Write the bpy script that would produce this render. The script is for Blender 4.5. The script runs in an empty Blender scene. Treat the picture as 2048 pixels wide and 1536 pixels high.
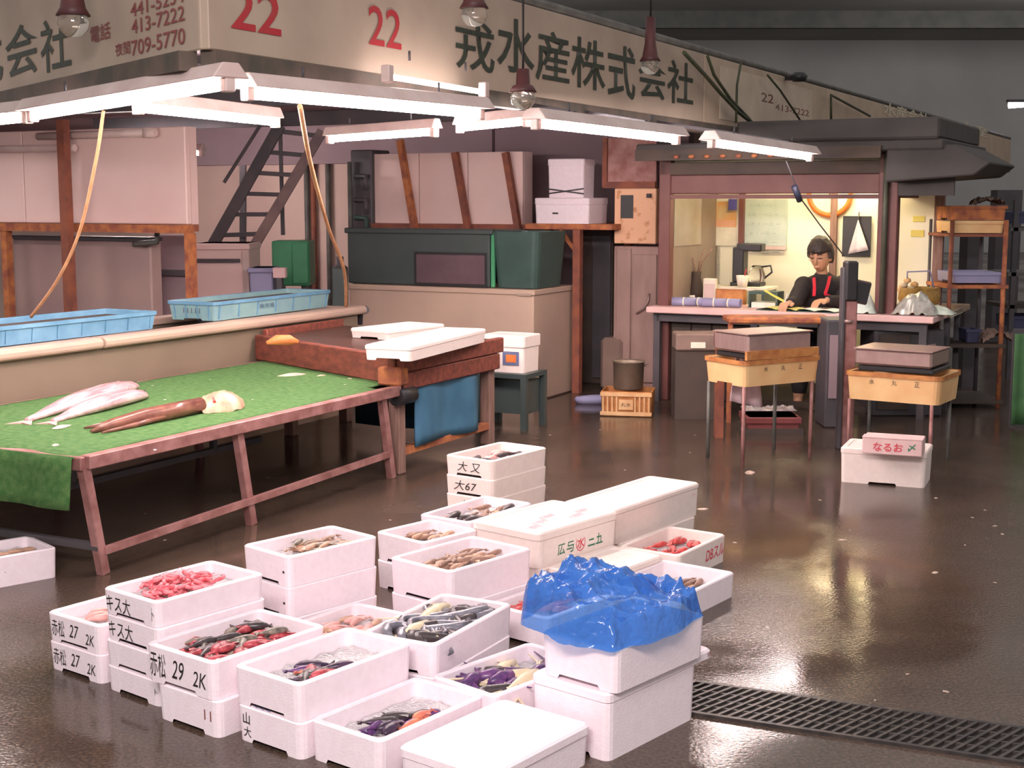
import bpy, bmesh, math, random
from mathutils import Vector, Matrix, noise
R = math.radians
random.seed(7)
scene = bpy.context.scene
col = scene.collection
# ------------------------------------------------------------------ camera
FPX, HC, TH = 2750.0, 1.5, math.atan(368/2750.0)
cd = bpy.data.cameras.new('camera'); cam = bpy.data.objects.new('camera', cd); col.objects.link(cam)
cd.sensor_fit = 'HORIZONTAL'; cd.sensor_width = 36.0; cd.lens = FPX/2048*36; cd.clip_start = .05; cd.clip_end = 200
cam.location = (0, 0, HC); cam.rotation_euler = (R(90)-TH, 0, 0)
scene.camera = cam
# ------------------------------------------------------------------ world, added unseen hall lights, exposure
w = bpy.data.worlds.new('hall_gloom'); scene.world = w; w.use_nodes = True
w.node_tree.nodes['Background'].inputs[0].default_value = (1.0, .95, .93, 1)
w.node_tree.nodes['Background'].inputs[1].default_value = .24
def area(name, loc, tgt, size, power, color):
    l = bpy.data.lights.new(name, 'AREA'); l.shape = 'RECTANGLE'; l.size, l.size_y = size; l.energy = power; l.color = color
    o = bpy.data.objects.new(name, l); col.objects.link(o); o.location = loc
    o.rotation_euler = (Vector(tgt)-Vector(loc)).to_track_quat('-Z', 'Y').to_euler(); return o
PINK = (1.0, .89, .88)
area('unseen_hall_lamp', (-.6, .2, 3.0), (-.2, 4.2, 0), (2.0, .5), 105, PINK)  # out of view, added to brighten the fronts of the foam boxes
area('unseen_hall_lamp', (2.6, 3.8, 4.6), (2.2, 5.4, 0), (1.6, .5), 8, PINK)  # unseen weak fill added over the floor on the right
for hx in (-2, 12, 26): area('far_wall_fill', (hx, 27, 5.2), (hx+2, 40, 3.0), (6, 2), 228, (1, .97, .95))  # area lights added only to lift the tone of the far wall
vs = scene.view_settings
vs.view_transform = 'Standard'; vs.look = 'None'; vs.gamma = 1; vs.use_curve_mapping = False; vs.exposure = 1.05
# ------------------------------------------------------------------ photograph geometry -> place
FW = Vector((0, math.cos(TH), -math.sin(TH))); UP = Vector((0, math.sin(TH), math.cos(TH))); RT = Vector((1, 0, 0)); EYE = Vector((0, 0, HC))
def ray(x, y): return RT*((x-1024)/FPX) - UP*((y-768)/FPX) + FW
def G(x, y, z=0.0):
    d = ray(x, y); return EYE + d*((z-HC)/d.z)
def PY(x, y, Y):
    d = ray(x, y); return EYE + d*(Y/d.y)
A0 = R(27.2); CA, SA = math.cos(A0), math.sin(A0)
def S(p, q, z=0.0): return Vector((p*CA+q*SA, -p*SA+q*CA, z))     # stall frame: p to the right, q away down the row
def PQ(v): return (v.x*CA-v.y*SA, v.x*SA+v.y*CA)
def onq(x, y, q):          # pixel -> (p, z) on the plane q = const
    d = ray(x, y); t = q/(d.x*SA+d.y*CA); h = d*t; return (h.x*CA-h.y*SA, HC+h.z)
def onp(x, y, p):          # pixel -> (q, z) on the plane p = const
    d = ray(x, y); t = p/(d.x*CA-d.y*SA); h = d*t; return (h.x*SA+h.y*CA, HC+h.z)
RZ = -A0
# ------------------------------------------------------------------ materials
def lin(h):
    h = h.lstrip('#'); c = [int(h[i:i+2], 16)/255 for i in (0, 2, 4)]
    return tuple((v/12.92 if v <= .04045 else ((v+.055)/1.055)**2.4) for v in c)+(1,)
MATS = {}
def mat(name, a, b=None, rough=.6, metal=0, scale=6, bump=0, spec=.5, lo=.35, hi=.65, trans=0, detail=4, stretch=None, bscale=None, ior=1.45, alpha=1):
    if name in MATS: return MATS[name]
    m = bpy.data.materials.new(name); m.use_nodes = True; nt = m.node_tree; bs = nt.nodes['Principled BSDF']
    bs.inputs['Roughness'].default_value = rough; bs.inputs['Metallic'].default_value = metal
    bs.inputs['Specular IOR Level'].default_value = spec; bs.inputs['Transmission Weight'].default_value = trans; bs.inputs['IOR'].default_value = ior
    bs.inputs['Alpha'].default_value = alpha
    bs.inputs['Base Color'].default_value = lin(a)
    if b or bump:
        tc = nt.nodes.new('ShaderNodeTexCoord'); mp = nt.nodes.new('ShaderNodeMapping'); nt.links.new(tc.outputs['Object'], mp.inputs[0])
        if stretch: mp.inputs['Scale'].default_value = stretch
        n = nt.nodes.new('ShaderNodeTexNoise'); n.inputs['Scale'].default_value = scale; n.inputs['Detail'].default_value = detail; nt.links.new(mp.outputs[0], n.inputs['Vector'])
        if b:
            r = nt.nodes.new('ShaderNodeValToRGB'); r.color_ramp.elements[0].position = lo; r.color_ramp.elements[1].position = hi
            r.color_ramp.elements[0].color = lin(a); r.color_ramp.elements[1].color = lin(b)
            nt.links.new(n.outputs[0], r.inputs[0]); nt.links.new(r.outputs[0], bs.inputs['Base Color'])
        if bump:
            n2 = n
            if bscale:
                n2 = nt.nodes.new('ShaderNodeTexNoise'); n2.inputs['Scale'].default_value = bscale; nt.links.new(mp.outputs[0], n2.inputs['Vector'])
            bp = nt.nodes.new('ShaderNodeBump'); bp.inputs['Strength'].default_value = bump; bp.inputs['Distance'].default_value = .02
            nt.links.new(n2.outputs[0], bp.inputs['Height']); nt.links.new(bp.outputs[0], bs.inputs['Normal'])
    MATS[name] = m; return m
def emit(name, c, s):
    m = bpy.data.materials.new(name); m.use_nodes = True; bs = m.node_tree.nodes['Principled BSDF']
    bs.inputs['Base Color'].default_value = lin(c); bs.inputs['Emission Color'].default_value = lin(c); bs.inputs['Emission Strength'].default_value = s
    MATS[name] = m; return m
FOAM = mat('foam', 'f6e8ee', 'f2e2e8', .75, scale=40, bump=.08, bscale=160)
FOAM2 = mat('foam_cream', 'f2e2da', 'eedcd6', .75, scale=40, bump=.08, bscale=160)
INK = mat('black_ink', '26221f', rough=.7)
RED = mat('red_paint', 'b02733', 'a83a3c', .6, scale=20)
REDINK = mat('red_ink', 'd8505c', rough=.7)
GRNINK = mat('green_ink', '3c7a5e', rough=.7)
BROWNINK = mat('brown_ink', '8a4a48', rough=.7)
SIGN = mat('sign_enamel', 'b8a592', 'a89484', .55, scale=2.2)
SIGN2 = mat('weathered_sign', 'bca690', 'ae9884', .6, scale=3)
SIGNINK = mat('sign_ink', '2c2f2a', '3a4230', .55, scale=30)
DARK = mat('dark_steel', '5c5458', '4e4c50', .5, .2, scale=5)
DARKROOF = mat('dark_roofing', '3e3e3c', '4a4844', .8, scale=3)
RUST = mat('rusty_steel', '7a4a40', '9c5c44', .7, .1, scale=9, bump=.2)
RUSTB = mat('rust_orange', '8c5040', 'c07848', .75, scale=14, bump=.2)
PINKST = mat('painted_steel_pink', 'b48480', '8e5f5a', .45, .2, scale=12)
CONC = mat('grey_tank', 'c2a894', 'b49a8c', .55, scale=1.6, bump=.03)
CONC2 = mat('beige_tank', '827261', '786859', .5, scale=1.5)
WHITEP = mat('white_panel', 'eed2cc', 'e4c4be', .45, scale=1.2)
WALLW = mat('stall_wall', 'd6bcae', 'c6a8a0', .7, scale=.9, bump=.03)
MAUVE = mat('mauve_wall', '907a80', '9c868c', .8, scale=1.5)
TURF = mat('green_turf', '406c36', '5c8048', .95, scale=30, bump=.5, bscale=240)
WOOD = mat('red_brown_wood', '8a4a3c', '6c3a32', .55, scale=4, stretch=(1, 8, 8), bump=.1)
WOODL = mat('wood_legs', '7e6054', '93736a', .7, scale=6, stretch=(8, 8, 1))
BLUET = mat('blue_sheet', '4c7c9a', '3f6a86', .5, scale=5)
CRATEB = mat('blue_crate', '6f9cb8', '5c8aa8', .45, scale=8)
CRATEG = mat('teal_crate', '85a9a8', '7c9ea6', .45, scale=8)
YEL = mat('yellow_crate', 'ecc690', 'e2b27e', .5, scale=5)
YELO = mat('orange_crate', 'c88a50', 'a8683c', .55, scale=14)
STEEL = mat('brushed_steel', 'b59a94', 'a48884', .38, .55, scale=10, stretch=(1, 20, 1))
GREEN = mat('green_plastic', '3f8a62', '4a9c6c', .45, scale=4)
TEAL = mat('teal_plastic', '3e5650', '364a46', .4, scale=4)
DGREEN = mat('dark_green_vat', '464e4e', '404a48', .35, scale=4)
LAV = mat('lavender_plastic', '9a96b8', '9090b0', .5, scale=6)
CREAM = mat('rusty_cream_panel', 'e6b490', 'b06a3c', .6, scale=13, lo=.55, hi=.72)
BROWND = mat('dark_brown', '55463c', '463c38', .7, scale=4)
MAROON = mat('maroon_frame', '764a44', '6a3f3c', .5, scale=5)
PAPER = mat('paper', 'f2ecdc', 'e2dcc8', .8, scale=10)
PINKP = mat('pink_cloth', 'd8b8c4', 'e4c8cc', .85, scale=8)
BLACK = mat('black_plastic', '2c2a2c', rough=.4)
GLASS = mat('clear_glass', 'ffffff', rough=.03, trans=1.0)
HUTWALL = mat('hut_wall', 'f0ecd4', 'f2eed8', .7, scale=2)
ROPE = mat('yellow_hose', 'c0906a', 'b07c58', .6, scale=20)
LAMPW = mat('lamp_housing', 'd8c4be', 'c8b0aa', .5, scale=6)
TUBE = emit('fluorescent_glow', 'fff0ee', 42.0)
TUBE_IN = emit('stall_lamp_glow', 'fff0ee', 92.0)
TUBE_THIN = emit('thin_lamp_glow', 'fff0ee', 9.0)
HUTGLOW = emit('hut_lamp_glow', 'fff0c4', 22.0)
FARGLOW = emit('far_lamp_glow', 'fff0ff', 12.0)
SKIN = mat('skin', 'd8a684', 'cc9878', .55, scale=20)
HAIR = mat('hair', '4a403c', '342c2a', .6, scale=60, stretch=(1, 1, 4))
# ------------------------------------------------------------------ mesh helpers
class MB:
    def __init__(s): s.v, s.f, s.sm = [], [], []
    def add(s, vs, fs, smooth=False):
        o = len(s.v); s.v += [Vector(v) for v in vs]
        for f in fs: s.f.append([i+o for i in f]); s.sm.append(smooth)
        return s
    def box(s, x0, x1, y0, y1, z0, z1, M=None):
        vs = [Vector((x, y, z)) for z in (z0, z1) for x, y in ((x0, y0), (x1, y0), (x1, y1), (x0, y1))]
        if M: vs = [M @ v for v in vs]
        return s.add(vs, [(3, 2, 1, 0), (4, 5, 6, 7), (0, 1, 5, 4), (1, 2, 6, 5), (2, 3, 7, 6), (3, 0, 4, 7)])
    def bar(s, a, b, w, h=None, upv=(0, 0, 1)):
        a, b = Vector(a), Vector(b); h = h or w; d = (b-a).normalized(); u = Vector(upv)
        if abs(d.dot(u)) > .98: u = Vector((0, 1, 0))
        r = d.cross(u).normalized(); u = r.cross(d)
        vs = [p + r*sx*w/2 + u*sy*h/2 for p in (a, b) for sx, sy in ((-1, -1), (1, -1), (1, 1), (-1, 1))]
        return s.add(vs, [(3, 2, 1, 0), (4, 5, 6, 7), (0, 1, 5, 4), (1, 2, 6, 5), (2, 3, 7, 6), (3, 0, 4, 7)])
    def tube(s, pts, r, n=10, caps=True):
        pts = [Vector(p) for p in pts]; rs = r if isinstance(r, (list, tuple)) else [r]*len(pts); vs = []; fs = []; u = None
        for i, p in enumerate(pts):
            d = (pts[min(i+1, len(pts)-1)]-pts[max(i-1, 0)]).normalized()
            if u is None: u = d.cross(Vector((0, 0, 1)) if abs(d.z) < .9 else Vector((1, 0, 0))).normalized()
            else: u = (u - d*u.dot(d)).normalized()
            t = d.cross(u)
            vs += [p + (u*math.cos(2*math.pi*k/n)+t*math.sin(2*math.pi*k/n))*rs[i] for k in range(n)]
        for i in range(len(pts)-1):
            fs += [(i*n+k, i*n+(k+1) % n, (i+1)*n+(k+1) % n, (i+1)*n+k) for k in range(n)]
        s.add(vs, fs, True)
        if caps:
            o = len(s.v)-len(vs); s.f += [[o+k for k in range(n)][::-1], [o+(len(pts)-1)*n+k for k in range(n)]]; s.sm += [False, False]
        return s
    def lathe(s, prof, c=(0, 0, 0), n=20, sx=1, sy=1):
        c = Vector(c); vs = [c+Vector((r*sx*math.cos(2*math.pi*k/n), r*sy*math.sin(2*math.pi*k/n), z)) for r, z in prof for k in range(n)]
        fs = [(i*n+k, i*n+(k+1) % n, (i+1)*n+(k+1) % n, (i+1)*n+k) for i in range(len(prof)-1) for k in range(n)]
        return s.add(vs, fs, True)
    def prism(s, poly, y0, y1):        # polygon in xz, extruded along y
        n = len(poly); vs = [Vector((x, y, z)) for y in (y0, y1) for x, z in poly]
        return s.add(vs, [list(range(n)), list(range(2*n-1, n-1, -1))]+[(i, i+n, (i+1) % n+n, (i+1) % n) for i in range(n)])
    def grid(s, nx, ny, fn):
        vs = [fn(i/(nx-1), j/(ny-1)) for j in range(ny) for i in range(nx)]
        return s.add(vs, [(j*nx+i, j*nx+i+1, (j+1)*nx+i+1, (j+1)*nx+i) for j in range(ny-1) for i in range(nx-1)], True)
    def mesh(s, name, m, bevel=0, fixn=True):
        me = bpy.data.meshes.new(name); me.from_pydata(s.v, [], s.f)
        for p, q in zip(me.polygons, s.sm): p.use_smooth = q
        if fixn or bevel:
            bm = bmesh.new(); bm.from_mesh(me)
            if fixn: bmesh.ops.recalc_face_normals(bm, faces=bm.faces)
            if bevel: bmesh.ops.bevel(bm, geom=[e for e in bm.edges if e.is_manifold and e.calc_face_angle(0) > .5], offset=bevel, segments=1, affect='EDGES', clamp_overlap=True)
            bm.to_mesh(me); bm.free()
        if m: me.materials.append(m)
        return me
    def build(s, name, m, parent=None, bevel=0, loc=None, rz=None, fixn=True):
        return link(name, s.mesh(name, m, bevel, fixn), parent, loc, rz)
def link(name, me, parent=None, loc=None, rz=None):
    o = bpy.data.objects.new(name, me); col.objects.link(o); o.parent = parent
    if loc is not None: o.location = loc
    if rz is not None: o.rotation_euler[2] = rz
    return o
def tag(o, label, cat, group=None, kind=None):
    o['label'] = label; o['category'] = cat
    if group: o['group'] = group
    if kind: o['kind'] = kind
    return o
def thing(name, label, cat, loc=(0, 0, 0), rz=0, group=None):
    o = bpy.data.objects.new(name, None); col.objects.link(o); o.location = loc; o.rotation_euler = (0, 0, rz); o.empty_display_size = .1
    return tag(o, label, cat, group)
def struct(o, label=None):
    o['kind'] = 'structure'
    if label: o['label'] = label
    return o
def B(name, m, parent, x0, x1, y0, y1, z0, z1, bevel=0, M=None):
    return MB().box(x0, x1, y0, y1, z0, z1, M).build(name, m, parent, bevel)
def lettering(parent, body, c, xa, ya, width, height, m, bold=0.0, name='lettering', thick=.001, align='CENTER', shear=0):
    cu = bpy.data.curves.new('t', 'FONT'); cu.body = body; cu.offset = bold; cu.align_x = align; cu.extrude = 0; cu.resolution_u = 3; cu.shear = shear
    to = bpy.data.objects.new('t', cu); col.objects.link(to); bpy.context.view_layer.update()
    me = bpy.data.meshes.new_from_object(to.evaluated_get(bpy.context.evaluated_depsgraph_get()))
    bpy.data.objects.remove(to); bpy.data.curves.remove(cu)
    if not me.vertices: return None
    xs = [v.co.x for v in me.vertices]; ys = [v.co.y for v in me.vertices]; x0, x1, y0, y1 = min(xs), max(xs), min(ys), max(ys)
    c, xa, ya = Vector(c), Vector(xa).normalized(), Vector(ya).normalized(); n = xa.cross(ya)
    for v in me.vertices:
        v.co = c + xa*((v.co.x-(x0+x1)/2)/max(x1-x0, 1e-6)*width) + ya*((v.co.y-(y0+y1)/2)/max(y1-y0, 1e-6)*height) + n*thick
    me.materials.clear(); me.materials.append(m); me.name = name
    return link(name, me, parent)
def copy_tree(o, parent=None):
    c = o.copy(); col.objects.link(c); c.parent = parent
    for ch in list(o.children): copy_tree(ch, c)
    return c
# ================================================================== SETTING
def floor_material():
    m = bpy.data.materials.new('wet_asphalt'); m.use_nodes = True; nt = m.node_tree; bs = nt.nodes['Principled BSDF']; N = nt.nodes.new; Lk = nt.links.new
    tc = N('ShaderNodeTexCoord')
    def nz(sc, det=4):
        n = N('ShaderNodeTexNoise'); n.inputs['Scale'].default_value = sc; n.inputs['Detail'].default_value = det; Lk(tc.outputs['Object'], n.inputs['Vector']); return n
    def ramp(n, a, b, p0, p1):
        r = N('ShaderNodeValToRGB'); r.color_ramp.elements[0].position = p0; r.color_ramp.elements[1].position = p1; r.color_ramp.elements[0].color = a; r.color_ramp.elements[1].color = b; Lk(n.outputs[0], r.inputs[0]); return r
    big = nz(.55, 5); fine = nz(90, 3); mid = nz(4, 5)
    c1 = ramp(mid, lin('463931'), lin('524237'), .35, .68); c2 = ramp(fine, lin('2c2724'), lin('80695a'), .4, .78)
    mx = N('ShaderNodeMixRGB'); mx.inputs[0].default_value = .38; Lk(c1.outputs[0], mx.inputs[1]); Lk(c2.outputs[0], mx.inputs[2]); Lk(mx.outputs[0], bs.inputs['Base Color'])
    rr = ramp(big, (.08,)*3+(1,), (.42,)*3+(1,), .40, .74); Lk(rr.outputs[0], bs.inputs['Roughness'])
    bs.inputs['Specular IOR Level'].default_value = .42
    st = ramp(big, (.04,)*3+(1,), (.7,)*3+(1,), .42, .74)
    bp = N('ShaderNodeBump'); bp.inputs['Distance'].default_value = .006; Lk(fine.outputs[0], bp.inputs['Height']); Lk(st.outputs[0], bp.inputs['Strength']); Lk(bp.outputs[0], bs.inputs['Normal'])
    return m
struct(MB().box(-40, 40, -6, 60, -.2, 0).build('floor', floor_material()), 'dark wet asphalt market floor with puddles')
# hall roof far overhead, with purlins
struct(MB().box(-40, 60, 24, 60, 6.0, 6.2).build('ceiling', mat('hall_ceiling', '8a8886', '827f7e', .9, scale=.6)), 'dark hall roof high above the stalls')
struct(MB().bar((-40, 34, 5.8), (60, 34, 5.8), .25, .4).build('trim_1', DARKROOF), 'dark roof beam crossing the hall')
struct(MB().box(-40, 60, 40, 40.3, 0, 6).build('wall_far', mat('far_hall', '8a8886', '827f7e', .9, scale=.5)), 'dim far wall of the hall')
def sbox(name, p0, p1, q0, q1, z0, z1, m, label):   # structural box in stall axes
    return struct(MB().box(p0, p1, q0, q1, z0, z1).build(name, m, None, 0, (0, 0, 0), RZ), label)
sbox('wall_back', -16, -3.95, 11.0, 11.15, 0, 2.6, WALLW, 'pinkish white back wall of the stall')
sbox('wall_upper', -5.75, -3.95, 10.86, 10.99, 0, 2.6, MAUVE, 'mauve panelled recess of the back wall')
sbox('trim_9', -16, -5.8, 10.9, 10.99, 1.84, 2.22, MAUVE, 'mauve header band along the top of the back wall')
# stall ceiling follows the wedge of the fascia
cm = MB(); poly = [S(-3.30, 4.02, 0), S(-3.30, 12.2, 0), S(-16, 12.2, 0), S(-16, 10.5, 0)]
vs_ = [v+Vector((0, 0, 2.22)) for v in poly]+[v+Vector((0, 0, 2.30)) for v in poly]
cm.add(vs_, [(0, 1, 2, 3), (7, 6, 5, 4), (0, 4, 5, 1), (1, 5, 6, 2), (2, 6, 7, 3), (3, 7, 4, 0)])
struct(cm.build('ceiling_stall', mat('stall_ceiling', '9c8088', 'a88c94', .8, scale=1.5)), 'low mauve ceiling boards of the stall')
for i, q in enumerate((5.6, 7.4, 9.4)):
    pl = -4.2-(q-4.0)*1.0
    struct(MB().bar(S(max(pl, -9), q, 2.16), S(-3.32, q, 2.16), .09, .11).build('trim_%d' % (i+5), DARK), 'dark joist under the stall ceiling')
struct(MB().bar(S(-4.6, 5.2, 2.12), S(-4.6, 10.8, 2.12), .08, .1).build('trim_8', DARK), 'dark purlin along the stall ceiling')

# ================================================================== FASCIA SIGNS
PF = -3.23; ZB, ZT = 2.03, 2.49
def sign_board(label, a, b, zb, zt, m, thick=.05):
    a, b = Vector(a), Vector(b); d = b-a; L = d.length
    t = thing('sign_board', label, 'sign', a, math.atan2(d.y, d.x))
    B('panel', m, t, 0, L, 0, thick, zb, zt, .004)
    return t, L
def qx(x, y=120): return onp(x, y, PF)[0]
qa, qb, qc, qd, qe = 3.94, qx(1408), qx(1655), qx(1890), qx(2030)
# right-hand main sign: local x = along the row, local -y faces the aisle
sR, LR = sign_board('large cream signboard with black company name and red number 22 facing the aisle', S(PF, qa), S(PF, qb), ZB, ZT, SIGN)
def on_R(body, x0, x1, yc, h, m, bold=0, par=None, q0=None, shear=0):
    a, _ = onp(x0, yc, PF); b, _ = onp(x1, yc, PF); xm = (x0+x1)/2; c, z = onp(xm, yc, PF); _, z0 = onp(xm, yc+h/2, PF); _, z1 = onp(xm, yc-h/2, PF)
    lettering(par or sR, body, ((a+b)/2-(qa if q0 is None else q0), 0, z), (1, 0, 0), (0, 0, 1), abs(b-a), z1-z0, m, bold, shear=shear, thick=.004)
on_R('22', 460, 560, 22, 84, RED, .012); on_R('22', 736, 801, 55, 78, RED, .008)
for ch, x0, x1, yc, h in (('戎', 910, 988, 92, 100), ('水', 993, 1068, 92, 108), ('産', 1070, 1138, 114, 102), ('株', 1142, 1210, 128, 100), ('式', 1215, 1270, 144, 106), ('会', 1276, 1332, 156, 84), ('社', 1334, 1386, 166, 86)):
    on_R(ch, x0, x1, yc, h, SIGNINK, .011)
# left-hand sign
LA, LBp = S(-3.263, 3.935), S(-8.6, 6.66)
sL, LL = sign_board('cream signboard with telephone numbers and large black characters running off to the left', LBp, LA, ZB, ZT, SIGN)
dL = (LA-LBp).normalized(); nL = Vector((dL.y, -dL.x, 0))
def on_L(body, x0, x1, yc, h, m, bold=0, tilt=0):
    def hit(x, y):
        d = ray(x, y); t = (LA-EYE).dot(nL)/d.dot(nL); p = EYE+d*t; return (p-LBp).dot(dL), p.z
    xm = (x0+x1)/2; a, _ = hit(x0, yc); b, _ = hit(x1, yc); c, z = hit(xm, yc); _, z0 = hit(xm, yc+h/2); _, z1 = hit(xm, yc-h/2)
    lettering(sL, body, ((a+b)/2, 0, z), (1, 0, 0), (0, 0, 1), b-a, z1-z0, m, bold, thick=.004)
for ch, x0, x1, yc, h in (('式', -62, 6, 120, 98), ('会', 12, 78, 100, 104), ('社', 82, 142, 88, 108)): on_L(ch, x0, x1, yc, h, SIGNINK, .011)
on_L('電話', 182, 222, 65, 34, BROWNINK, .008); on_L('413-7222', 264, 371, 40, 30, BROWNINK, .006); on_L('441-5234', 262, 370, 5, 28, BROWNINK, .006)
on_L('夜間', 232, 262, 97, 26, BROWNINK, .008); on_L('709-5770', 264, 372, 84, 32, BROWNINK, .006)
# the following stalls' signs along the row
for i, (q0, q1, lab, m) in enumerate(((qb, qc, 'weathered second signboard with faint number and small lettering further down the row', SIGN2), (qc, qd, 'brown third signboard with pale characters half hidden by the hut roof', SIGN2), (qd, qe, 'farthest brown signboard at the end of the row', SIGN2))):
    t, L = sign_board(lab, S(PF, q0+.02), S(PF, q1), ZB, ZT, m)
    if i == 0:
        on_R('22', 1520, 1545, 196, 18, BROWNINK, .01, t, q0); on_R('413-7222', 1548, 1616, 220, 13, BROWNINK, .01, t, q0)
        B('faded_patch', mat('faded_enamel', 'ccb8a4', 'bca894', .6, scale=4), t, .1*L, .85*L, -.004, .01, 2.07, 2.44)
    if i == 1: on_R('水産会社', 1765, 1856, 228, 26, mat('pale_paint', 'c8bca4', rough=.6), .02, t, q0)
    if i == 2: on_R('水産', 1915, 1975, 258, 22, MATS['pale_paint'], .02, t, q0)
# rails that carry the boards: pipe above, beam below
tag(MB().tube([S(PF-.02, qa-.02, ZT+.03), S(PF-.02, qe, ZT+.03)], .022).build('gutter_pipe', mat('grey_pipe', '6a6862', '565450', .5, scale=8)), 'grey pipe running along the top edge of the aisle signboards', 'pipe')
tag(MB().tube([LBp+Vector((0, 0, ZT+.03)), LA+Vector((0, 0, ZT+.03))], .022).build('gutter_pipe', MATS['grey_pipe']), 'grey pipe along the top of the left signboard', 'pipe')
bm_ = mat('sign_beam', '4f4a42', '6a5a50', .7, scale=7)
tag(MB().bar(S(PF-.03, qa+.03, ZB-.035), S(PF-.03, qe, ZB-.035), .07, .07).build('support_beam', bm_), 'dark beam under the aisle signboards carrying the lamps', 'beam')
tag(MB().bar(LBp+Vector((0, .04, ZB-.035)), LA+Vector((-.06, .06, ZB-.035)), .07, .07).build('support_beam', bm_), 'dark beam under the left signboard', 'beam')
# cables drooping on the second signboard
def cable(pts, r, m, label, name='cable', cat='cable'):
    return tag(MB().tube(pts, r, 6).build(name, m), label, cat)
def pp(x, y, p=PF+.09):
    q, z = onp(x, y, p); return S(p, q, z)
CAB = mat('green_cable', '4c5238', '3c4030', .6, scale=12)
cable([pp(1368, 105), pp(1410, 150), pp(1440, 185), pp(1478, 225), pp(1505, 246)], .014, CAB, 'thick green cable slanting across the second signboard')
cable([pp(1415, 112), pp(1428, 150), pp(1462, 200), pp(1500, 240)], .012, CAB, 'thin green cable beside the thick slanting cable')
cable([pp(1482, 125), pp(1474, 170), pp(1472, 246)], .009, CAB, 'straight dark cord hanging down the second signboard')
cable([pp(1535, 150), pp(1560, 180), pp(1600, 240)], .009, CAB, 'dark cord slanting toward the hut roof')
cable([pp(1662, 240), pp(1662, 190), pp(1690, 205), pp(1740, 232)], .012, CAB, 'bent dark cable at the third signboard')
t = thing('loudspeaker', 'small round black loudspeaker fixed on the top pipe', 'speaker', pp(1598, 158, PF+.12)); MB().lathe([(0, -.02), (.05, -.02), (.07, .02), (.05, .05), (0, .05)]).build('horn', BLACK, t); MB().bar((-.25, .2, .03), (0, 0, 0), .03).build('bracket', BLACK, t)

# ================================================================== LAMPS
def lamp(a, b, label, r=.016, refl=True, group=None, tm=None, hw=.075):
    a, b = Vector(a), Vector(b); c = (a+b)/2; d = b-a; L = d.length
    t = thing('fluorescent_lamp', label, 'lamp', c, math.atan2(d.y, d.x), group); t.rotation_euler[1] = -math.asin(d.z/L)
    MB().tube([(-L/2, 0, 0), (L/2, 0, 0)], r, 12).build('tube', tm or TUBE, t)
    if refl:
        h = MB().prism([(-hw, .022), (hw, .022), (hw*.45, .075), (-hw*.45, .075)], -L/2-.04, L/2+.04).build('housing', LAMPW, t, .004); h.rotation_euler[2] = R(90)
    for s in (-1, 1):
        so = MB().box(-.02, .02, -.02, .02, -.026, .045).build('socket', LAMPW, t, .004); so.location.x = s*(L/2+.012)
    MB().tube([(-L*.3, 0, .08), (-L*.3, 0, .12)], .006, 6).build('hanger', DARK, t); MB().tube([(L*.3, 0, .08), (L*.3, 0, .12)], .006, 6).build('hanger', DARK, t)
    return t
lamp(PY(500, 188, 5.15), PY(955, 228, 6.3), 'brightest fluorescent lamp just right of the stall corner', .019)
for _t in (lamp(PY(1075, 249, 6.6), PY(1350, 280, 7.7), 'middle fluorescent lamp below the black company name'), lamp(PY(1425, 288, 8.1), PY(1618, 315, 9.15), 'fluorescent lamp hanging before the office hut roof')):
    bpy.context.view_layer.update(); iv = _t.matrix_world.inverted()
    for _x in (-.35, .35): _w = _t.matrix_world @ Vector((_x, 0, .075)); _q = PQ(_w)[1]; MB().bar((_x, 0, .075), iv @ S(PF-.0, _q+.25, ZB-.04), .02).build('arm', DARK, _t)
lamp(PY(452, 170, 4.95), PY(68, 232, 6.1), 'fluorescent lamp under the left signboard', .018)
lamp(PY(52, 236, 6.2), PY(-300, 272, 7.6), 'fluorescent lamp cut off by the left picture edge', .018)
lamp(PY(280, 217, 5.85), PY(548, 245, 6.95), 'fluorescent lamp inside the stall above the green table', tm=TUBE_IN, hw=.04)
lamp(PY(662, 279, 8.5), PY(866, 265, 7.7), 'slanting fluorescent lamp inside the stall before the stairs', tm=TUBE_IN, hw=.04)
lamp(PY(922, 257, 8.0), PY(1052, 244, 7.3), 'short fluorescent lamp inside the stall next to the middle lamp', tm=TUBE_IN, hw=.04)
lamp(PY(778, 153, 5.8), PY(965, 184, 6.5), 'thin fluorescent lamp along the bottom of the signboard left of the company name', .012, False, tm=TUBE_THIN)
lamp(S(-8.7, 9.0, 1.88), S(-7.5, 9.0, 1.88), 'added unseen lamp lighting the back wall from behind the white panelled tank', tm=TUBE_IN, hw=.04)  # hidden behind the tank, added to brighten back wall, stairs and chest
lamp(S(-8.5, 5.7, 2.05), S(-7.6, 5.7, 2.05), 'added unseen lamp before the white panelled tank just outside the left edge', hw=.04)  # added beyond the left edge to brighten the white tank
t = thing('fluorescent_lamp', 'tiny far lamp glowing in the dark hall at the right edge', 'lamp', PY(2032, 211, 24)); MB().tube([(-.12, 0, 0), (.14, 0, .02)], .05).build('tube', FARGLOW, t); B('housing', DARK, t, -.15, .2, -.06, .06, .05, .1)
SHADE = mat('dark_red_shade', '5a3030', '4a2a2c', .5, scale=8)
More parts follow.
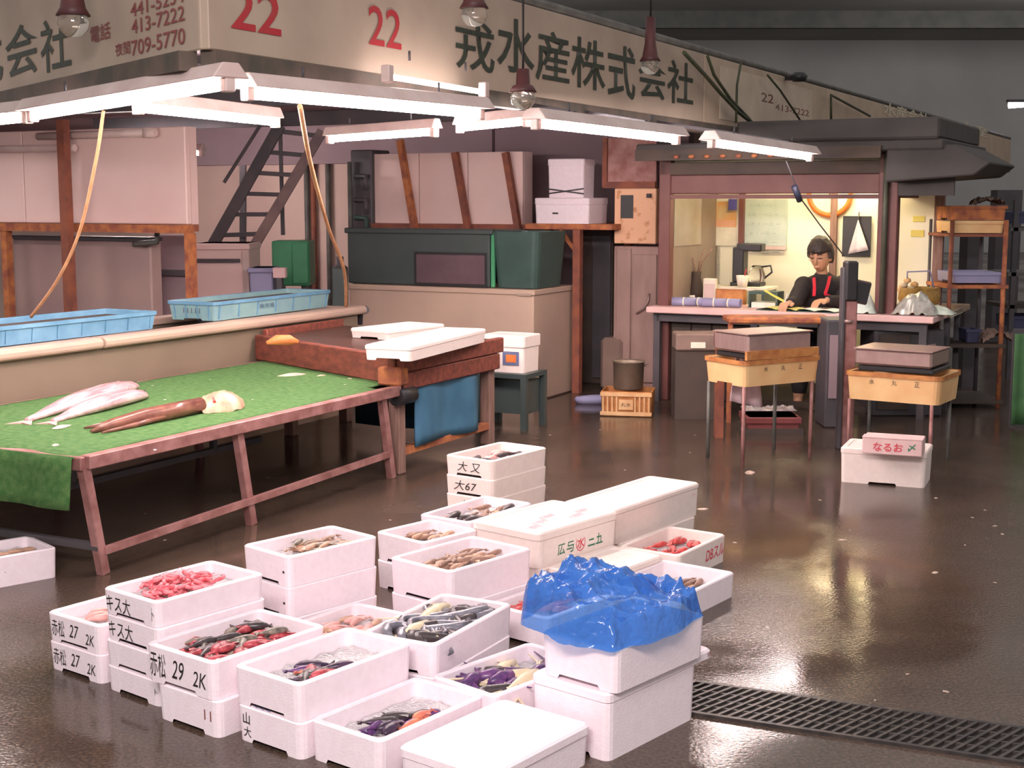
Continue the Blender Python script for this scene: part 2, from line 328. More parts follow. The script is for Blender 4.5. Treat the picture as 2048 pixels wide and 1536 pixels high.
def pendant(x, y, Y, label, sc=1.0, stem=.30):
    p = PY(x, y, Y); t = thing('pendant_lamp', label, 'lamp', p)
    MB().lathe([(.0, stem*sc), (.03*sc, stem*sc), (.035*sc, stem*.47*sc), (.05*sc, .06*sc), (.068*sc, .03*sc), (.06*sc, .028*sc), (.03*sc, .06*sc), (0, .07*sc)]).build('shade', SHADE, t)
    MB().lathe([(0, -.055*sc), (.03*sc, -.05*sc), (.055*sc, -.025*sc), (.062*sc, .0), (.055*sc, .03*sc)]).build('glass_globe', mat('globe_glass', 'd8d0c4', rough=.06, trans=.85), t)
    MB().tube([(0, 0, stem*sc), (0, 0, 1.2)], .006, 6).build('cord', BLACK, t)
    return t
pendant(147, 47, 5.6, 'dark red pendant lamp with glass globe before the left characters')
pendant(948, 30, 6.2, 'dark red pendant lamp with glass globe above the first black character', .95)
pendant(1300, 132, 8.0, 'dark red pendant lamp with glass globe before the sixth black character', .9)
pendant(1046, 197, 6.45, 'dark red pendant lamp hanging low between the two lamps', .95, .14)
# hoses hanging from the lamps
def curve_pts(P, n=10):
    P = [Vector(p) for p in P]; out = []
    for i in range(len(P)-1):
        p0, p1, p2, p3 = P[max(i-1, 0)], P[i], P[i+1], P[min(i+2, len(P)-1)]
        for k in range(n):
            t = k/n; out.append(.5*((2*p1)+(p2-p0)*t+(2*p0-5*p1+4*p2-p3)*t*t+(3*p1-p0-3*p2+p3)*t**3))
    return out+[P[-1]]
cable(curve_pts([PY(207, 222, 6.6), PY(192, 320, 6.7), PY(160, 460, 6.9), PY(115, 560, 7.05), PY(62, 634, 7.2)]), .009, ROPE, 'yellow hose hanging down into the left blue crate', 'hose', 'hose')
cable(curve_pts([PY(600, 212, 6.2), PY(622, 330, 7.4), PY(655, 450, 8.6), PY(688, 540, 9.2), PY(692, 612, 9.5)]), .012, ROPE, 'pale hose slanting down to the end of the long trough', 'hose', 'hose')

# ================================================================== FOAM BOXES
def rrect(L, W, r, n=4, notch=0):
    pts = []
    for cx, cy, a0 in ((L/2-r, W/2-r, 0), (-L/2+r, W/2-r, 90), (-L/2+r, -W/2+r, 180), (L/2-r, -W/2+r, 270)):
        for k in range(n): a = R(a0+90*k/(n-1)); pts.append((cx+r*math.cos(a), cy+r*math.sin(a), 0))
        if notch:
            if a0 == 90: pts += [(-L/2, y, u) for y, u in ((.075, 0), (.068, 1), (-.068, 1), (-.075, 0))]
            if a0 == 270: pts += [(L/2, y, u) for y, u in ((-.075, 0), (-.068, 1), (.068, 1), (.075, 0))]
    return pts
def scale_pts(pts, L, W, d): return [(x*(L-2*d)/L, y*(W-2*d)/W, u) for x, y, u in pts]
def open_box_mesh(L, W, h, t=.02, draft=.004, r=.022, fl=.02, mtl=None, name='box_body'):
    P = rrect(L, W, r, 4, 1); n = len(P); loops = []
    loops.append([(x, y, u*.012) for x, y, u in scale_pts(P, L, W, draft)])
    loops.append([(x, y, h-.004) for x, y, u in P]); loops.append([(x, y, h) for x, y, u in scale_pts(P, L, W, .004)])
    loops.append([(x, y, h) for x, y, u in scale_pts(P, L, W, t-.003)]); loops.append([(x, y, h-.004) for x, y, u in scale_pts(P, L, W, t)])
    loops.append([(x, y, fl) for x, y, u in scale_pts(P, L, W, t+.004)])
    m = MB(); m.add([v for lp in loops for v in lp], [(i*n+k, i*n+(k+1) % n, (i+1)*n+(k+1) % n, (i+1)*n+k) for i in range(len(loops)-1) for k in range(n)]+[[5*n+k for k in range(n)], [k for k in range(n)][::-1]])
    return m.mesh(name, mtl or FOAM)
def lid_mesh(L, W, h, mtl=None, ridge=True):
    P = rrect(L, W, .022); n = len(P); loops = [[(x, y, 0) for x, y, u in P], [(x, y, h-.006) for x, y, u in P], [(x, y, h) for x, y, u in scale_pts(P, L, W, .006)]]
    if ridge: loops += [[(x, y, h) for x, y, u in scale_pts(P, L, W, .03)], [(x, y, h-.004) for x, y, u in scale_pts(P, L, W, .034)]]
    k_ = len(loops); m = MB(); m.add([v for lp in loops for v in lp], [(i*n+k, i*n+(k+1) % n, (i+1)*n+(k+1) % n, (i+1)*n+k) for i in range(k_-1) for k in range(n)]+[[(k_-1)*n+k for k in range(n)], [k for k in range(n)][::-1]])
    return m.mesh('lid', mtl or FOAM)
def foam(label, Bx, By, ang, W, L, z, h, lid=0, mtl=None, closed=False, group=None, name='foam_box'):
    a = R(ang); e1 = Vector((math.cos(a), math.sin(a), 0)); e2 = Vector((-e1.y, e1.x, 0)); c = Vector((Bx, By, z))+e1*L/2+e2*W/2
    t = thing(name, label, 'box', c, a, group); link('box_body', open_box_mesh(L, W, h-lid, mtl=mtl), t)
    if lid: lo = link('lid', lid_mesh(L+.006, W+.006, lid, mtl), t); lo.location.z = h-lid
    t['L'] = L; t['W'] = W; t['h'] = h
    return t
def end_text(t, body, yoff, zc, w, h, m=INK, bold=.0, shear=0):    # on the short end that faces the aisle
    L = t['L']; d = .0015+.004*(1-zc/t['h'])
    lettering(t, body, (-L/2+.004*(1-zc/t['h']), -yoff, zc), (0, -1, 0), (0, 0, 1), w, h, m, bold, shear=shear, thick=.0012)
def side_text(t, body, xoff, zc, w, h, m=INK, bold=0, shear=0):
    W = t['W']; lettering(t, body, (xoff, -W/2+.004*(1-zc/t['h']), zc), (1, 0, 0), (0, 0, 1), w, h, m, bold, shear=shear, thick=.0012)
ICE = mat('crushed_ice', 'e4dcdc', 'c8c0c4', .18, scale=60, bump=.6, bscale=110, spec=.7)
def ice(t, what, fill=.03, cover=1.0):
    L, W, h = t['L']-.05, t['W']-.05, t['h']; a = t.rotation_euler[2]; s = random.random()*50
    m = MB().grid(22, 15, lambda u, v: Vector(((u-.5)*L, (v-.5)*W, h-fill+.010*noise.noise(Vector((u*9+s, v*6, 0)))+.008*noise.noise(Vector((u*25+s, v*18, 3))))))
    n0 = len(m.v)
    o = m.build('crushed_ice', ICE, None, 0, t.location, a, fixn=False); tag(o, 'crushed ice filling '+what, 'ice', None, 'stuff'); return o
# --- fish kinds (unit meshes, shared)
def fish_mesh(name, L, wid, hgt, m, curve=0.0, tail=.16, seg=9, n=8):
    b = MB(); pts = []; prof = [(0, .08), (.06, .5), (.18, .9), (.34, 1), (.52, .85), (.7, .5), (.84, .22), (.9, .16)]
    vs = []; 
    for u, r in prof:
        x = (u-.5)*L; y = curve*L*math.sin(u*math.pi)
        vs += [(x, y+wid/2*r*math.cos(2*math.pi*k/n), hgt/2*r*math.sin(2*math.pi*k/n)+hgt/2*.9) for k in range(n)]
    k_ = len(prof); b.add(vs, [(i*n+k, i*n+(k+1) % n, (i+1)*n+(k+1) % n, (i+1)*n+k) for i in range(k_-1) for k in range(n)]+[list(range(n))[::-1], [(k_-1)*n+k for k in range(n)]], True)
    x0 = .38*L; zt = hgt*.45
    b.add([(x0, -.01*L, zt+.004), (L*.5, -wid*.55, zt), (L*.47, 0, zt), (L*.5, wid*.55, zt), (x0, .01*L, zt+.004), (x0, 0, zt-.006), (L*.47, 0, zt-.006)], [(0, 1, 2), (2, 3, 4), (0, 2, 4), (1, 0, 5, 6), (3, 6, 5, 4), (1, 6, 2), (2, 6, 3)])
    b.add([(-.1*L, -.3*wid, hgt*.8), (.12*L, -.75*wid, hgt*.72), (.15*L, -.25*wid, hgt*.75)], [(0, 1, 2)])
    return b.mesh(name, m)
def prawn_mesh(name, L, m):
    pts, rs = [], []
    for i in range(9):
        a = R(-10+150*i/8); pts.append((L*.34*math.cos(a), L*.34*math.sin(a), .012)); rs.append(L*(.05, .085, .1, .09, .1, .085, .085, .06, .02)[i])
    b = MB().tube(pts, rs, 7); b.tube([pts[0], (L*.55, -L*.2, .02), (L*.7, L*.1, .012)], L*.012, 4); return b.mesh(name, m)
def squid_mesh(name, L, m):
    b = MB().tube([(-L*.5, 0, .012), (-L*.42, 0, .014), (-L*.2, 0, .018), (.05*L, 0, .016), (.1*L, 0, .012), (.2*L, 0, .013)], [.003, .014, .024, .02, .012, .015], 9)
    b.add([(-L*.5, 0, .02), (-L*.3, .05, .012), (-L*.25, 0, .03), (-L*.3, -.05, .012)], [(0, 1, 2), (0, 2, 3)])
    for k in range(6):
        a = (k-2.5)*.09; b.tube([(.18*L, a*.08, .014), (.35*L, a*.25+.01*math.sin(k*2), .016), (.52*L, a*.45+.02*math.sin(k*3), .01)], [.006, .004, .002], 5)
    return b.mesh(name, m)
def eel_mesh(name, L, m, wave=.05):
    pts = [((i/11-.5)*L, wave*math.sin(i*.75), .014) for i in range(12)]; return MB().tube(pts, [.006, .016, .019, .019, .018, .017, .016, .014, .012, .009, .006, .003], 8).mesh(name, m)
FM = dict(redprawn=mat('red_prawn', 'd84a58', 'e88890', .35, scale=30), darkred=mat('dark_red_fish', '8c2c34', 'c85860', .35, scale=50), greyfish=mat('grey_fish', '56504a', '948678', .35, scale=50),
          purple=mat('purple_fish', '4e3450', '2e2434', .3, scale=40), violet=mat('violet_fish', '74447a', '46305a', .3, scale=40), orange=mat('orange_fish', 'd88a62', 'd8506a', .35, scale=14),
          brown=mat('brown_fish', '8a6a5c', 'a88472', .4, scale=24), tan=mat('tan_fish', 'b89078', 'd0a890', .4, scale=24), silver=mat('silver_fish', '9a96a0', '5c5a64', .25, .4, scale=20), cream=mat('cream_squid', 'e4d2ac', 'd8c4a8', .35, scale=20),
          pinkf=mat('pink_fish', 'd49a94', 'e0b4ac', .35, scale=24), crimson=mat('crimson_fish', 'c4383c', 'd87068', .35, scale=24), dark=mat('dark_fish', '3a3234', '54484a', .3, scale=24))
KIND = {}
def kind(k, shape, mk, L, *a):
    KIND[k] = (shape, {'fish': lambda: fish_mesh(k, L, *a[:2], FM[mk], *a[2:]), 'prawn': lambda: prawn_mesh(k, L, FM[mk]), 'squid': lambda: squid_mesh(k, L, FM[mk]), 'eel': lambda: eel_mesh(k, L, FM[mk])}[shape]())
kind('prawn', 'prawn', 'redprawn', .072); kind('red_rockfish', 'fish', 'darkred', .105, .034, .026); kind('grey_rockfish', 'fish', 'greyfish', .105, .032, .026); kind('purple_fish', 'fish', 'purple', .12, .036, .03); kind('violet_fish', 'fish', 'violet', .105, .032, .026)
kind('orange_fish', 'fish', 'orange', .09, .028, .024); kind('brown_fish', 'fish', 'brown', .115, .026, .022, .07); kind('tan_fish', 'fish', 'tan', .10, .024, .02, -.07); kind('silver_fish', 'eel', 'silver', .34); kind('cream_squid', 'squid', 'cream', .3)
kind('pink_fish', 'fish', 'pinkf', .11, .03, .028); kind('crimson_fish', 'fish', 'crimson', .11, .03, .026); kind('dark_fish', 'fish', 'dark', .12, .034, .028); kind('purple_squid', 'squid', 'violet', .16); kind('dark_eel', 'eel', 'dark', .2)
NAMES = dict(prawn=('prawn', 'prawn'), silver_fish=('eel', 'eel'), dark_eel=('eel', 'eel'), cream_squid=('squid', 'squid'), purple_squid=('squid', 'squid'))
def fill(t, kinds, count, what, x0=-.4, x1=.4, y0=-.36, y1=.36, depth=.022, spread=.5, heap=.012):
    """lay single fish on the ice of box t, roughly lengthwise"""
    L, W, h = t['L']-.06, t['W']-.06, t['h']; a = t.rotation_euler[2]; M = Matrix.Translation(t.location) @ Matrix.Rotation(a, 4, 'Z')
    for i in range(count):
        k = kinds[i % len(kinds)]; nm, ct = NAMES.get(k, ('fish', 'fish')); me = KIND[k][1]
        u = random.uniform(x0, x1); v = random.uniform(y0, y1); zz = h-depth-.006+heap*random.random()
        ex = max(abs(p.co.x) for p in me.vertices); lim = max(0, L/2-ex); x = max(-lim, min(lim, u*L)); y = v*W
        o = link(nm, me, None, M @ Vector((x, y, zz)), a+random.uniform(-spread, spread)+(math.pi if random.random() < .5 else 0))
        o.rotation_euler[0] = random.uniform(-.3, .3)
        tag(o, '%s lying on ice in %s' % ({'prawn': 'small bright red prawn', 'red_rockfish': 'dark red rockfish', 'grey_rockfish': 'grey mottled rockfish', 'purple_fish': 'dark purple fish', 'violet_fish': 'violet fish', 'orange_fish': 'orange red fish', 'brown_fish': 'brown fish', 'tan_fish': 'pale tan fish', 'silver_fish': 'long silver grey eel', 'cream_squid': 'cream squid with trailing arms', 'pink_fish': 'small pink fish', 'crimson_fish': 'crimson fish', 'dark_fish': 'blackish fish', 'purple_squid': 'small purple squid', 'dark_eel': 'short dark eel'}[k], what), ct, '%s in %s' % (k.replace('_', ' '), what))
G_ = 'white foam fish boxes piled on the floor'
# stack 1 (leftmost pair, marked 赤松 27)
b1 = foam('lower foam box of the leftmost pair marked 27 in black', -1.28, 4.125, 53, .272, .43, 0, .094, group=G_)
b1t = foam('open foam box on top of the leftmost pair marked 27', -1.281, 4.124, 53, .272, .43, .095, .094, group=G_)
for b in (b1, b1t): end_text(b, '赤松', -.078, .05, .066, .056, INK, .0); end_text(b, '27', .005, .052, .05, .042, INK, shear=.25); end_text(b, '2K', .085, .04, .045, .035, INK, shear=.2)
# stack 2 (キス大)
for i in range(4):
    b2 = foam(('bottom', 'third', 'second', 'topmost open')[i]+' foam box in the four-high stack marked in black katakana', -1.046+random.uniform(-.004, .004), 3.929, 51, .268, .42, i*.081, .08, group=G_)
    if i == 0: end_text(b2, 'ト', .115, .045, .012, .02)
    if i >= 2: end_text(b2, 'キス大', -.055, .04, .12, .052, INK, .0)
    if i == 3: end_text(b2, '卜', .115, .04, .01, .04)
# stack 3
b3l = foam('lower foam box under the box of dark red rockfish', -.822, 3.688, 52, .272, .43, 0, .108, group=G_)
b3 = foam('open foam box of dark red rockfish marked 29 in black', -.834, 3.69, 52, .30, .44, .109, .112, group=G_)
end_text(b3, '赤松', -.095, .06, .07, .08); end_text(b3, '29', -.005, .058, .055, .055, shear=.25); end_text(b3, '2K', .09, .05, .06, .045, shear=.2); end_text(b3l, '11', .09, .06, .03, .03, BROWNINK)
# stack 4
b4l = foam('lower foam box with two black characters under the purple fish box', -.566, 3.536, 52, .262, .43, 0, .104, group=G_); end_text(b4l, '山', -.09, .07, .028, .034, INK, .01); end_text(b4l, '大', -.088, .03, .03, .03, INK, .005)
b4 = foam('open foam box of purple and orange fish in front of the rockfish box', -.57, 3.537, 51.5, .268, .45, .105, .108, group=G_); end_text(b4, '~~~', -.02, .006, .07, .004, mat('blue_ink', '34407c', rough=.6))
# 5, 6
b5 = foam('open foam box of violet fish at the bottom middle of the photo', -.341, 3.397, 52, .262, .43, 0, .112, group=G_)
b6 = foam('closed foam box with flat lid at the bottom edge of the photo', -.055, 3.19, 52, .30, .43, 0, .112, lid=.026, group=G_)
# bag stack
bgl = foam('closed foam box at the bottom of the stack under the blue bag', .258, 3.525, 49.5, .27, .43, 0, .165, group=G_)
lo = thing('foam_slab', 'long foam lid jutting out below the box with the blue bag', 'lid', Vector((.258, 3.525, .166))+Vector((math.cos(R(49.5)), math.sin(R(49.5)), 0))*.255+Vector((-math.sin(R(49.5)), math.cos(R(49.5)), 0))*.135, R(49.5)); link('slab', lid_mesh(.515, .274, .026, ridge=False), lo)
lettering(lo, 'SP', (.235, -.138, .013), (1, 0, 0), (0, 0, 1), .02, .012, BROWNINK)
bgt = foam('open foam box holding the crumpled blue plastic bag', .277, 3.517, 49, .262, .43, .193, .122, group=G_)
# 7, 8
b7l = foam('lower foam box under the box of silver eels and cream squid', -.225, 3.905, 62, .262, .48, 0, .1, group=G_)
b7 = foam('open foam box of silver eels and cream squid in the middle of the pile', -.225, 3.905, 62, .266, .485, .101, .1, group=G_)
b8 = foam('open foam box of purple squid left of the blue bag stack', -.05, 3.70, 47, .258, .43, 0, .12, group=G_)
# 9
for i in range(3): b9 = foam(('bottom', 'middle', 'topmost open')[i]+' foam box of the stack behind the katakana stack', -.745, 4.46, 47, .258, .40, i*.107, .106, group=G_); end_text(b9, '一', .1, .05, .01, .008)
# 10, 11, 12, 13
for i in range(2): b10 = foam(('lower', 'upper open')[i]+' foam box of the pair right of centre holding brown fish', -.21, 4.536, 48.5, .30, .43, i*.125, .124, group=G_)
for i in range(2): b11 = foam(('lower', 'upper open')[i]+' small foam box wedged behind the tall centre stack', -.336, 5.054, 47, .27, .30, i*.11, .109, group=G_)
for i in range(2): b12 = foam(('lower', 'upper open')[i]+' foam box of the pair before the handwritten rear stack', -.17, 5.375, 55, .26, .45, i*.111, .11, group=G_)
for i in range(4):
    b13 = foam(('bottom', 'third', 'second', 'topmost open')[i]+' cream foam box in the rear stack with handwriting', -.086, 6.0, 54, .272, .43, i*.088, .0875, mtl=FOAM2, group=G_)
    if i: end_text(b13, ('', 'タマル', '大67', '大 又')[i], (0, .02, -.02, 0)[i], .045, .13, .045, INK, shear=.2)
# 14, 15
b14l = foam('lower foam box under the closed box with green and red lettering', .11, 5.075, 49, .33, .49, 0, .11, mtl=FOAM2, group=G_)
b14 = foam('closed foam box with green and red lettering on its side', .1, 5.071, 49, .34, .50, .111, .14, lid=.03, mtl=FOAM2, group=G_)
for ch, x, m in (('広', -.11, GRNINK), ('与', -.055, GRNINK), ('㊌', .01, REDINK), ('三', .08, GRNINK), ('五', .13, GRNINK)): side_text(b14, ch, x, .055, .045 if ch != '㊌' else .06, .05 if ch != '㊌' else .065, m, .01)
for i in range(5): lettering(b14, '水産物', (-.18+.09*i, -.08+.04*(i % 3), .1365), (1, .1, 0), (-.1, 1, 0), .1, .04, mat('pink_print', 'eab0be', rough=.7), .01)
b15l = foam('lower long foam box at the right rear of the pile', .445, 5.545, 53, .25, .64, 0, .09, mtl=FOAM2, group=G_)
b15 = foam('long closed foam box at the right rear of the pile', .424, 5.522, 53, .263, .70, .091, .148, lid=.02, mtl=FOAM2, group=G_)
side_text(b15, '三一', .3, .1, .03, .012, REDINK)
b16 = foam('open foam box of crimson fish with red lettering at the right of the pile', .657, 5.264, 56, .277, .43, 0, .114, mtl=FOAM2, group=G_); side_text(b16, 'DBスル', .11, .06, .17, .05, REDINK, .01, .2)
b17 = foam('open foam box jutting out right behind the blue bag', .60, 4.755, 54, .318, .43, 0, .094, group=G_)
b18 = foam('closed foam box between the lettered box and the blue bag', .325, 4.93, 51, .245, .42, 0, .12, lid=.022, mtl=FOAM2, group=G_)
b19 = foam('open foam box of red fish peeking out left of the blue bag', .12, 4.45, 50, .278, .42, 0, .112, group=G_)
b20 = foam('open foam box of tan fish half hidden behind the rockfish box', -.565, 4.125, 55, .278, .43, 0, .118, group=G_)
b21 = foam('open foam box cut off by the left picture edge', -2.14, 5.08, 42, .272, .43, 0, .122)
lettering(b21, '・', (0, -.14, .06), (1, 0, 0), (0, 0, 1), .004, .004, BROWNINK)
rb = foam('foam box on the floor under the right weighing scale', 2.165, 7.075, 67, .44, .30, 0, .19, lid=.03, mtl=FOAM2); 
CARD = mat('white_carton', 'ecc8c4', 'e2bcba', .75, scale=10)
cc = thing('carton', 'small white carton with red lettering on the foam box under the right scale', 'carton', G(1790, 912, .192)+Vector((.02, .1, 0)), R(-22)); B('carton_body', CARD, cc, -.15, .15, -.085, .085, 0, .085, .004); B('flap', CARD, cc, -.152, .152, -.087, .0, .085, .089)
lettering(cc, 'なるお', (-.02, -.086, .04), (1, 0, 0), (0, 0, 1), .15, .045, REDINK, .02); lettering(cc, '〆', (.1, -.086, .045), (1, 0, 0), (0, 0, 1), .04, .04, GRNINK, .02)
# contents
for t_, what, ks, n, kw in ((b1t, 'the leftmost pair of boxes', ['pink_fish'], 7, dict(depth=.035)), (b2, 'the katakana stack', ['prawn'], 85, dict(x0=-.34, x1=.26, y0=-.3, y1=.34, spread=3, heap=.026, depth=.03)),
    (b3, 'the box marked 29', ['red_rockfish', 'grey_rockfish', 'red_rockfish', 'grey_rockfish', 'dark_fish'], 52, dict(heap=.03, depth=.045, spread=.8)), (b4, 'the box before the rockfish', ['purple_fish', 'violet_fish', 'dark_fish', 'orange_fish', 'purple_fish', 'red_rockfish'], 15, dict(x0=-.36, x1=.02, y0=-.38, y1=.12, heap=.018, depth=.042, spread=.9)),
    (b5, 'the bottom middle box', ['violet_fish', 'purple_fish', 'orange_fish', 'dark_fish', 'violet_fish'], 14, dict(x0=-.3, x1=.2, y0=-.34, y1=.1, heap=.018, depth=.042, spread=.9)), (b7, 'the eel box', ['silver_fish', 'silver_fish', 'cream_squid', 'dark_eel', 'silver_fish', 'dark_eel'], 26, dict(spread=.22, heap=.02, depth=.04)),
    (b8, 'the box beside the blue bag stack', ['purple_squid', 'cream_squid', 'purple_squid', 'dark_eel'], 14, dict(spread=.5, heap=.014, depth=.04)), (b9, 'the tall centre stack', ['tan_fish', 'brown_fish', 'grey_rockfish', 'tan_fish'], 30, dict(x0=-.1, x1=.45, heap=.022, depth=.04, spread=.9)),
    (b10, 'the pair right of centre', ['brown_fish', 'tan_fish'], 28, dict(heap=.016, depth=.042, spread=.7)), (b11, 'the wedged small box', ['brown_fish', 'tan_fish'], 14, dict(heap=.016, depth=.035)), (b12, 'the pair before the rear stack', ['brown_fish', 'dark_fish', 'tan_fish'], 20, dict(heap=.016, depth=.035)), (b13, 'the rear handwritten stack', ['pink_fish', 'dark_fish'], 12, dict(heap=.01, depth=.04)),
    (b16, 'the red lettered box', ['crimson_fish'], 14, dict(depth=.05)), (b17, 'the box behind the blue bag', ['brown_fish'], 10, dict(depth=.05)), (b19, 'the box left of the blue bag', ['crimson_fish', 'orange_fish'], 14, dict(depth=.035)), (b20, 'the half hidden box', ['tan_fish', 'pink_fish'], 20, dict(depth=.04)), (b21, 'the box at the left picture edge', ['tan_fish'], 8, dict(depth=.03))):
    ice(t_, what, kw.get('depth', .022)+.008); fill(t_, ks, n, what, **kw)

# ---- crumpled blue bag
def bag():
    m = bpy.data.materials.new('blue_plastic_film'); m.use_nodes = True; nt = m.node_tree; bs = nt.nodes['Principled BSDF']
    bs.inputs['Base Color'].default_value = lin('3a74c8'); bs.inputs['Roughness'].default_value = .07; bs.inputs['Transmission Weight'].default_value = .0; bs.inputs['IOR'].default_value = 1.12; bs.inputs['Specular IOR Level'].default_value = .9
    tc_ = nt.nodes.new('ShaderNodeTexCoord'); vo_ = nt.nodes.new('ShaderNodeTexVoronoi'); vo_.feature = 'DISTANCE_TO_EDGE'; vo_.inputs['Scale'].default_value = 26; nz_ = nt.nodes.new('ShaderNodeTexNoise'); nz_.inputs['Scale'].default_value = 45
    ad_ = nt.nodes.new('ShaderNodeMath'); nt.links.new(tc_.outputs['Object'], vo_.inputs['Vector']); nt.links.new(tc_.outputs['Object'], nz_.inputs['Vector']); nt.links.new(vo_.outputs['Distance'], ad_.inputs[0]); nt.links.new(nz_.outputs[0], ad_.inputs[1])
    bp_ = nt.nodes.new('ShaderNodeBump'); bp_.inputs['Strength'].default_value = .5; bp_.inputs['Distance'].default_value = .012; nt.links.new(ad_.outputs[0], bp_.inputs['Height']); nt.links.new(bp_.outputs[0], bs.inputs['Normal'])
    bs.inputs['Coat Weight'].default_value = 1.0; bs.inputs['Coat Roughness'].default_value = .04
    tp_ = nt.nodes.new('ShaderNodeBsdfTransparent'); tp_.inputs[0].default_value = (.36, .62, .98, 1); mx_ = nt.nodes.new('ShaderNodeMixShader'); mx_.inputs[0].default_value = .6
    nt.links.new(tp_.outputs[0], mx_.inputs[1]); nt.links.new(bs.outputs[0], mx_.inputs[2]); nt.links.new(mx_.outputs[0], nt.nodes['Material Output'].inputs[0])
    a = R(49); c = bgt.location.copy(); t = thing('plastic_bag', 'crumpled translucent blue plastic bag heaped on a foam box', 'bag', (c.x, c.y, .322), a)
    L, W = .52, .41
    ss = lambda a_, b_, v_: (lambda q_: q_*q_*(3-2*q_))(max(0, min(1, (v_-a_)/(b_-a_))))
    def surf(u, v, off=0):
        x = (u-.5)*2; y = (v-.5)*2; rr = max(abs(x), abs(y)); ed = 1-ss(.84, 1.0, rr)
        s = 1-.2*(abs(x)*abs(y))**1.5; k = 1-.10*noise.noise(Vector((x*2.2, y*2.2, 9)))
        plat = .072*ss(-.95, .15, y)*(1-ss(.25, .6, x)) + .022*math.exp(-((x-.1)**2/.012+(y-.5)**2/.3)) + .05*math.exp(-((x-.95)**2/.03+(y+.35)**2/.35)) + .022
        d = noise.voronoi(Vector((x*2.6+3, y*2.4, .3)))[0]; d2 = noise.voronoi(Vector((x*6.5+1, y*6, 2.3)))[0]
        rid = .032*(1-min(1, (d[1]-d[0])*2.0)) + .010*(1-min(1, (d2[1]-d2[0])*2.0)) - .02 + .005*noise.noise(Vector((x*14, y*13, 7)))
        z = plat*(.3+.7*ed) + rid*(.15+.85*ed) + .03*ed
        if rr > .86: z -= (rr-.86)*.16
        return Vector((x*L/2*s*k-.015, y*W/2*s*k+.035, max(z, -.006 if rr > .9 else .004)))
    m_ = MB().grid(90, 70, lambda u, v: surf(u, v)); o = m_.build('film', m, t, fixn=False)
    sm_ = o.modifiers.new('soften', 'SMOOTH'); sm_.iterations = 2; sm_.factor = .5
    for p in o.data.polygons: p.use_smooth = True
bag()

# ================================================================== GREEN TABLE, TROUGH, CRATES
# stall-frame things: Empty at S(p, q) turned by RZ; local x = p, local y = q
def sthing(name, label, cat, p, q, z=0.0, group=None): return thing(name, label, cat, S(p, q, z), RZ, group)
PT, QT = -3.93, 3.99                                   # near right corner of the table
t = sthing('display_table', 'low steel display table covered with green turf', 'table', PT, QT)
MB().box(-1.36, -.12, .0, 2.94, .455, .478).build('table_top', DARK, t)
for nm, a, b in (('front_rail', (0, -.02, .475), (0, 2.3, .475)), ('side_rail', (-1.38, -.02, .47), (0, -.02, .47)), ('rear_rail', (-1.38, -.02, .47), (-1.38, 2.94, .47))):
    MB().bar(a, b, .05, .055).build(nm, PINKST, t, .004)
for (x, y) in ((-.02, .02), (-.02, .98), (-.02, 2.2), (-1.34, .02), (-1.34, 1.1), (-1.34, 2.2)):
    MB().bar((x-.0, y-.03, .45), (x+.005, y+.05, 0), .042, .042).build('leg', PINKST, t, .004)
MB().bar((0, .06, .10), (0, 2.2, .14), .026, .03).build('stretcher', PINKST, t); MB().bar((0, .04, .12), (-1.34, .04, .12), .026, .03).build('stretcher', DARK, t); MB().bar((-1.34, .06, .12), (-1.34, 2.2, .14), .026, .03).build('stretcher', DARK, t)
MB().bar((-.7, .3, .2), (-.7, 2.0, .2), .03).build('stretcher', DARK, t); MB().bar((-.7, .6, .2), (-.7, .6, .45), .03).build('brace', DARK, t); MB().bar((-.7, 1.6, .2), (-.7, 1.6, .45), .03).build('brace', DARK, t)
tu = MB()
def turf_fn(u, v):
    s = u*1.72; x = -.03-1.33*0; y = v*2.26
    # u runs from the front rail leftwards over the table; v away.  The near end folds down.
    yy = v*3.15-.20; xx = -.035-u*1.33
    if yy < 0: return Vector((xx, -.055-.012*math.sin(u*21)+yy*.12, .49+yy*1.0))
    if yy > 2.18: xx = min(xx, -.13)
    return Vector((xx, yy, .493+.004*noise.noise(Vector((u*6, v*9, 0)))))
o = MB().grid(40, 80, turf_fn).build('turf_mat', TURF, None, 0, S(PT, QT, 0), RZ, fixn=False); tag(o, 'green artificial turf mat draped over the display table', 'mat'); sd = o.modifiers.new('thickness', 'SOLIDIFY'); sd.thickness = .008; sd.offset = -1
# long trough behind
TP0, TP1, TQ0, TQ1 = -6.02, -5.40, 2.6, 8.12
t = sthing('long_trough', 'long beige water trough with rounded rim behind the green table', 'trough', TP0, TQ0)
wd, ln = TP1-TP0, TQ1-TQ0
m = MB(); m.box(wd-.04, wd, 0, ln, .42, .72); m.box(0, .04, 0, ln, .42, .72); m.box(.04, wd-.04, 0, .04, .42, .72); m.box(.04, wd-.04, ln-.04, ln, .42, .72); m.box(.04, wd-.04, .04, ln-.04, .42, .46); m.build('trough_body', CONC2, t)
B('skirt', CONC, t, wd-.09, wd-.05, .1, ln-.1, 0, .42)
for yy in (0.0, .9, 2.9): pass
prof = [(wd-.07, .70), (wd+.035, .70), (wd+.05, .715), (wd+.05, .745), (wd+.03, .76), (wd-.07, .76)]
m = MB().prism(prof, -.02, 2.98).build('rim_section', CONC, t, .006); MB().prism(prof, 3.0, ln+.05).build('rim_section', CONC, t, .006); B('rim_section', CONC, t, -.05, .06, 0, ln, .715, .76, .006)
m = MB().prism([(-.04, .70), (wd, .70), (wd, .75), (-.04, .75)], ln-.03, ln+.05).build('rim_end', CONC, t, .006)
MB().tube([(wd+.03, ln+.06, .73), (wd-.05, ln+.1, .71), (wd-.06, ln+.1, .62)], .03, 10).build('drain_elbow', DARK, t)
